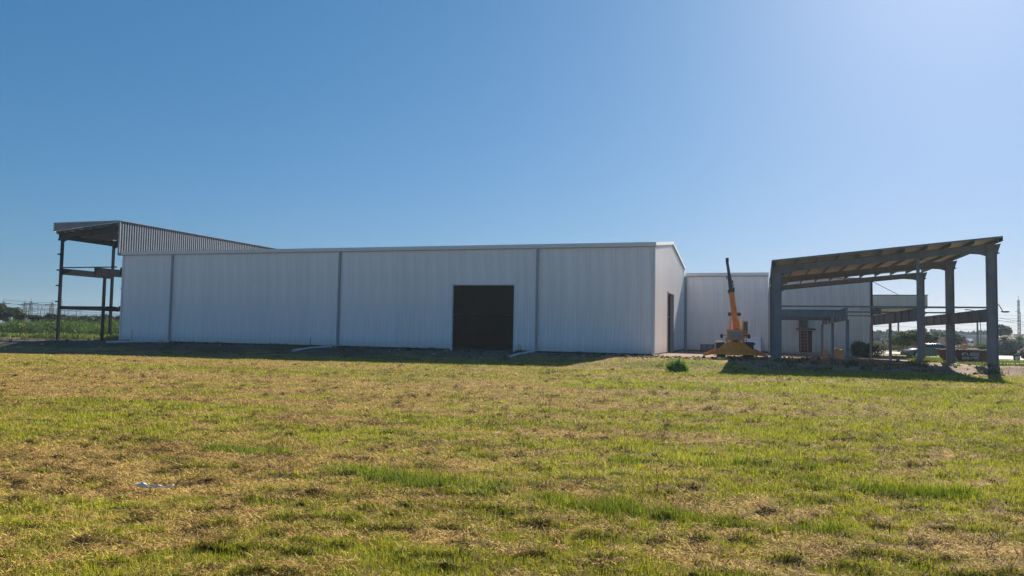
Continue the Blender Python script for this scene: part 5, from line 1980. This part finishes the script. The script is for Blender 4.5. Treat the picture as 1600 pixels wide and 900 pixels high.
for i in range(12):
    mb.ell((random.gauss(0, 0.12), random.gauss(0, 0.12), 1.35 + random.gauss(0, 0.12)), (0.055, 0.055, 0.04), 6, 4)
mb.build("blossom", M_FLOWER, fl)
mb = MB()
for i in range(8):
    a = random.uniform(0, 6.28)
    mb.tube([(0, 0, 0), (0.2 * math.cos(a), 0.15 * math.sin(a), 1.35)], 0.012, 4)
mb.build("stem", mat("weed_stem", (0.06, 0.1, 0.03), 0.8), fl)

SUBG = "substation gantry towers on the left horizon"
for br_, hh, lb in ((-0.661, 9.6, "leftmost substation tower, rising behind the dark tree"), (-0.6335, 9.3, "left one of the two close substation towers"),
                    (-0.6255, 9.8, "right one of the two close substation towers"), (-0.598, 9.4, "substation tower directly left of the tall steel frame")):
    Yd = 250
    t = lattice_mast(br_ * Yd, Yd, hh - 1.2, 1.5, lb, 0.4, M_FARGREY, "substation_tower", SUBG)
    t["category"] = "tower"
    MB().bar((-2.4, 0, hh * 0.80), (2.4, 0, hh * 0.80), 0.16, 0.2).build("cross_arm", M_FARGREY, t)
    MB().bar((-1.8, 0, hh * 0.55), (1.8, 0, hh * 0.55), 0.14, 0.18).build("cross_arm", M_FARGREY, t)


def gantry(xa, xb, Yd, z, label, posts):
    t = thing("bus_gantry", label, "gantry", ((xa + xb) / 2, Yd, hz((xa + xb) / 2, Yd)), 0, "substation gantries on the left horizon")
    L_ = (xb - xa) / 2
    mb = MB()
    for dz in (0, 0.6):
        mb.bar((-L_, 0, z + dz), (L_, 0, z + dz), 0.10, 0.10)
    n = int(L_ * 2 / 1.2)
    for i in range(n):
        a = -L_ + i * 2 * L_ / n
        b_ = -L_ + (i + 1) * 2 * L_ / n
        mb.bar((a, 0, z + (0.6 if i % 2 else 0)), (b_, 0, z + (0 if i % 2 else 0.6)), 0.06, 0.06)
    mb.build("lattice_beam", M_FARGREY, t)
    for i in range(posts):
        x = -L_ + (i + 0.5) * 2 * L_ / posts
        MB().tube([(x, 0, -0.2), (x, 0, z)], 0.11, 6).build("post", M_FARGREY, t)
        MB().tube([(x + 1.2, 0, z), (x + 1.2, 0, z - 1.3)], 0.1, 6).build("insulator", M_POLEW, t)


gantry(-161, -149.5, 252, 7.1, "upper lattice beam linking the close substation towers", 3)
gantry(-172, -131, 262, 4.2, "lower lattice beam left part, behind the tall steel frame's column", 14)
gantry(-130, -118, 262, 3.9, "lower lattice beam right part, seen through the tall frame", 5)
gantry(-160, -134, 240, 5.6, "middle lattice beam across the close substation towers", 7)
for i, (a, b_) in enumerate((((-165, 250, 8.8), (-149, 250, 8.2)), ((-165, 250, 7.7), (-149, 250, 7.4)), ((-160, 248, 6.5), (-118, 255, 5.0)))):
    wire([a, b_], ("upper wire between the leftmost and rightmost substation towers", "lower wire between the leftmost and rightmost substation towers", "wire running from the close substation towers past the tall frame")[i], 0.05, "substation wires")
pole("lamp_post", -0.5855 * 235, 235, 9.0, 0.10, "lamp post right of the tall frame's left column, far behind the weeds", "street lamp", M_FARGREY, None, [(-0.3, 0, 9.1), (-0.8, 0, 9.1)])
pole("utility_pole", *W(-70.4, 24), 3.3, 0.06, "short grey post standing among the weeds on the left", "pole", M_POLEW)
lattice_mast(-0.532 * 330, 330, 20.5, 1.0, "pale lattice mast seen through the tall steel frame", 0.6)

# ------------------------------------------------------------------ thin summer haze round the whole site
hm = bpy.data.materials.new("haze")
hm.use_nodes = True
hn = hm.node_tree
hn.nodes.remove(hn.nodes["Principled BSDF"])
pv = hn.nodes.new("ShaderNodeVolumePrincipled")
pv.inputs["Color"].default_value = (0.66, 0.83, 1.0, 1)
pv.inputs["Density"].default_value = 0.00028
pv.inputs["Anisotropy"].default_value = 0.25
hn.links.new(pv.outputs[0], hn.nodes["Material Output"].inputs["Volume"])
hzb = MB().box(-720, 720, -90, 800, -3.0, 27.0).build("haze", hm)
tag(hzb, kind="stuff")
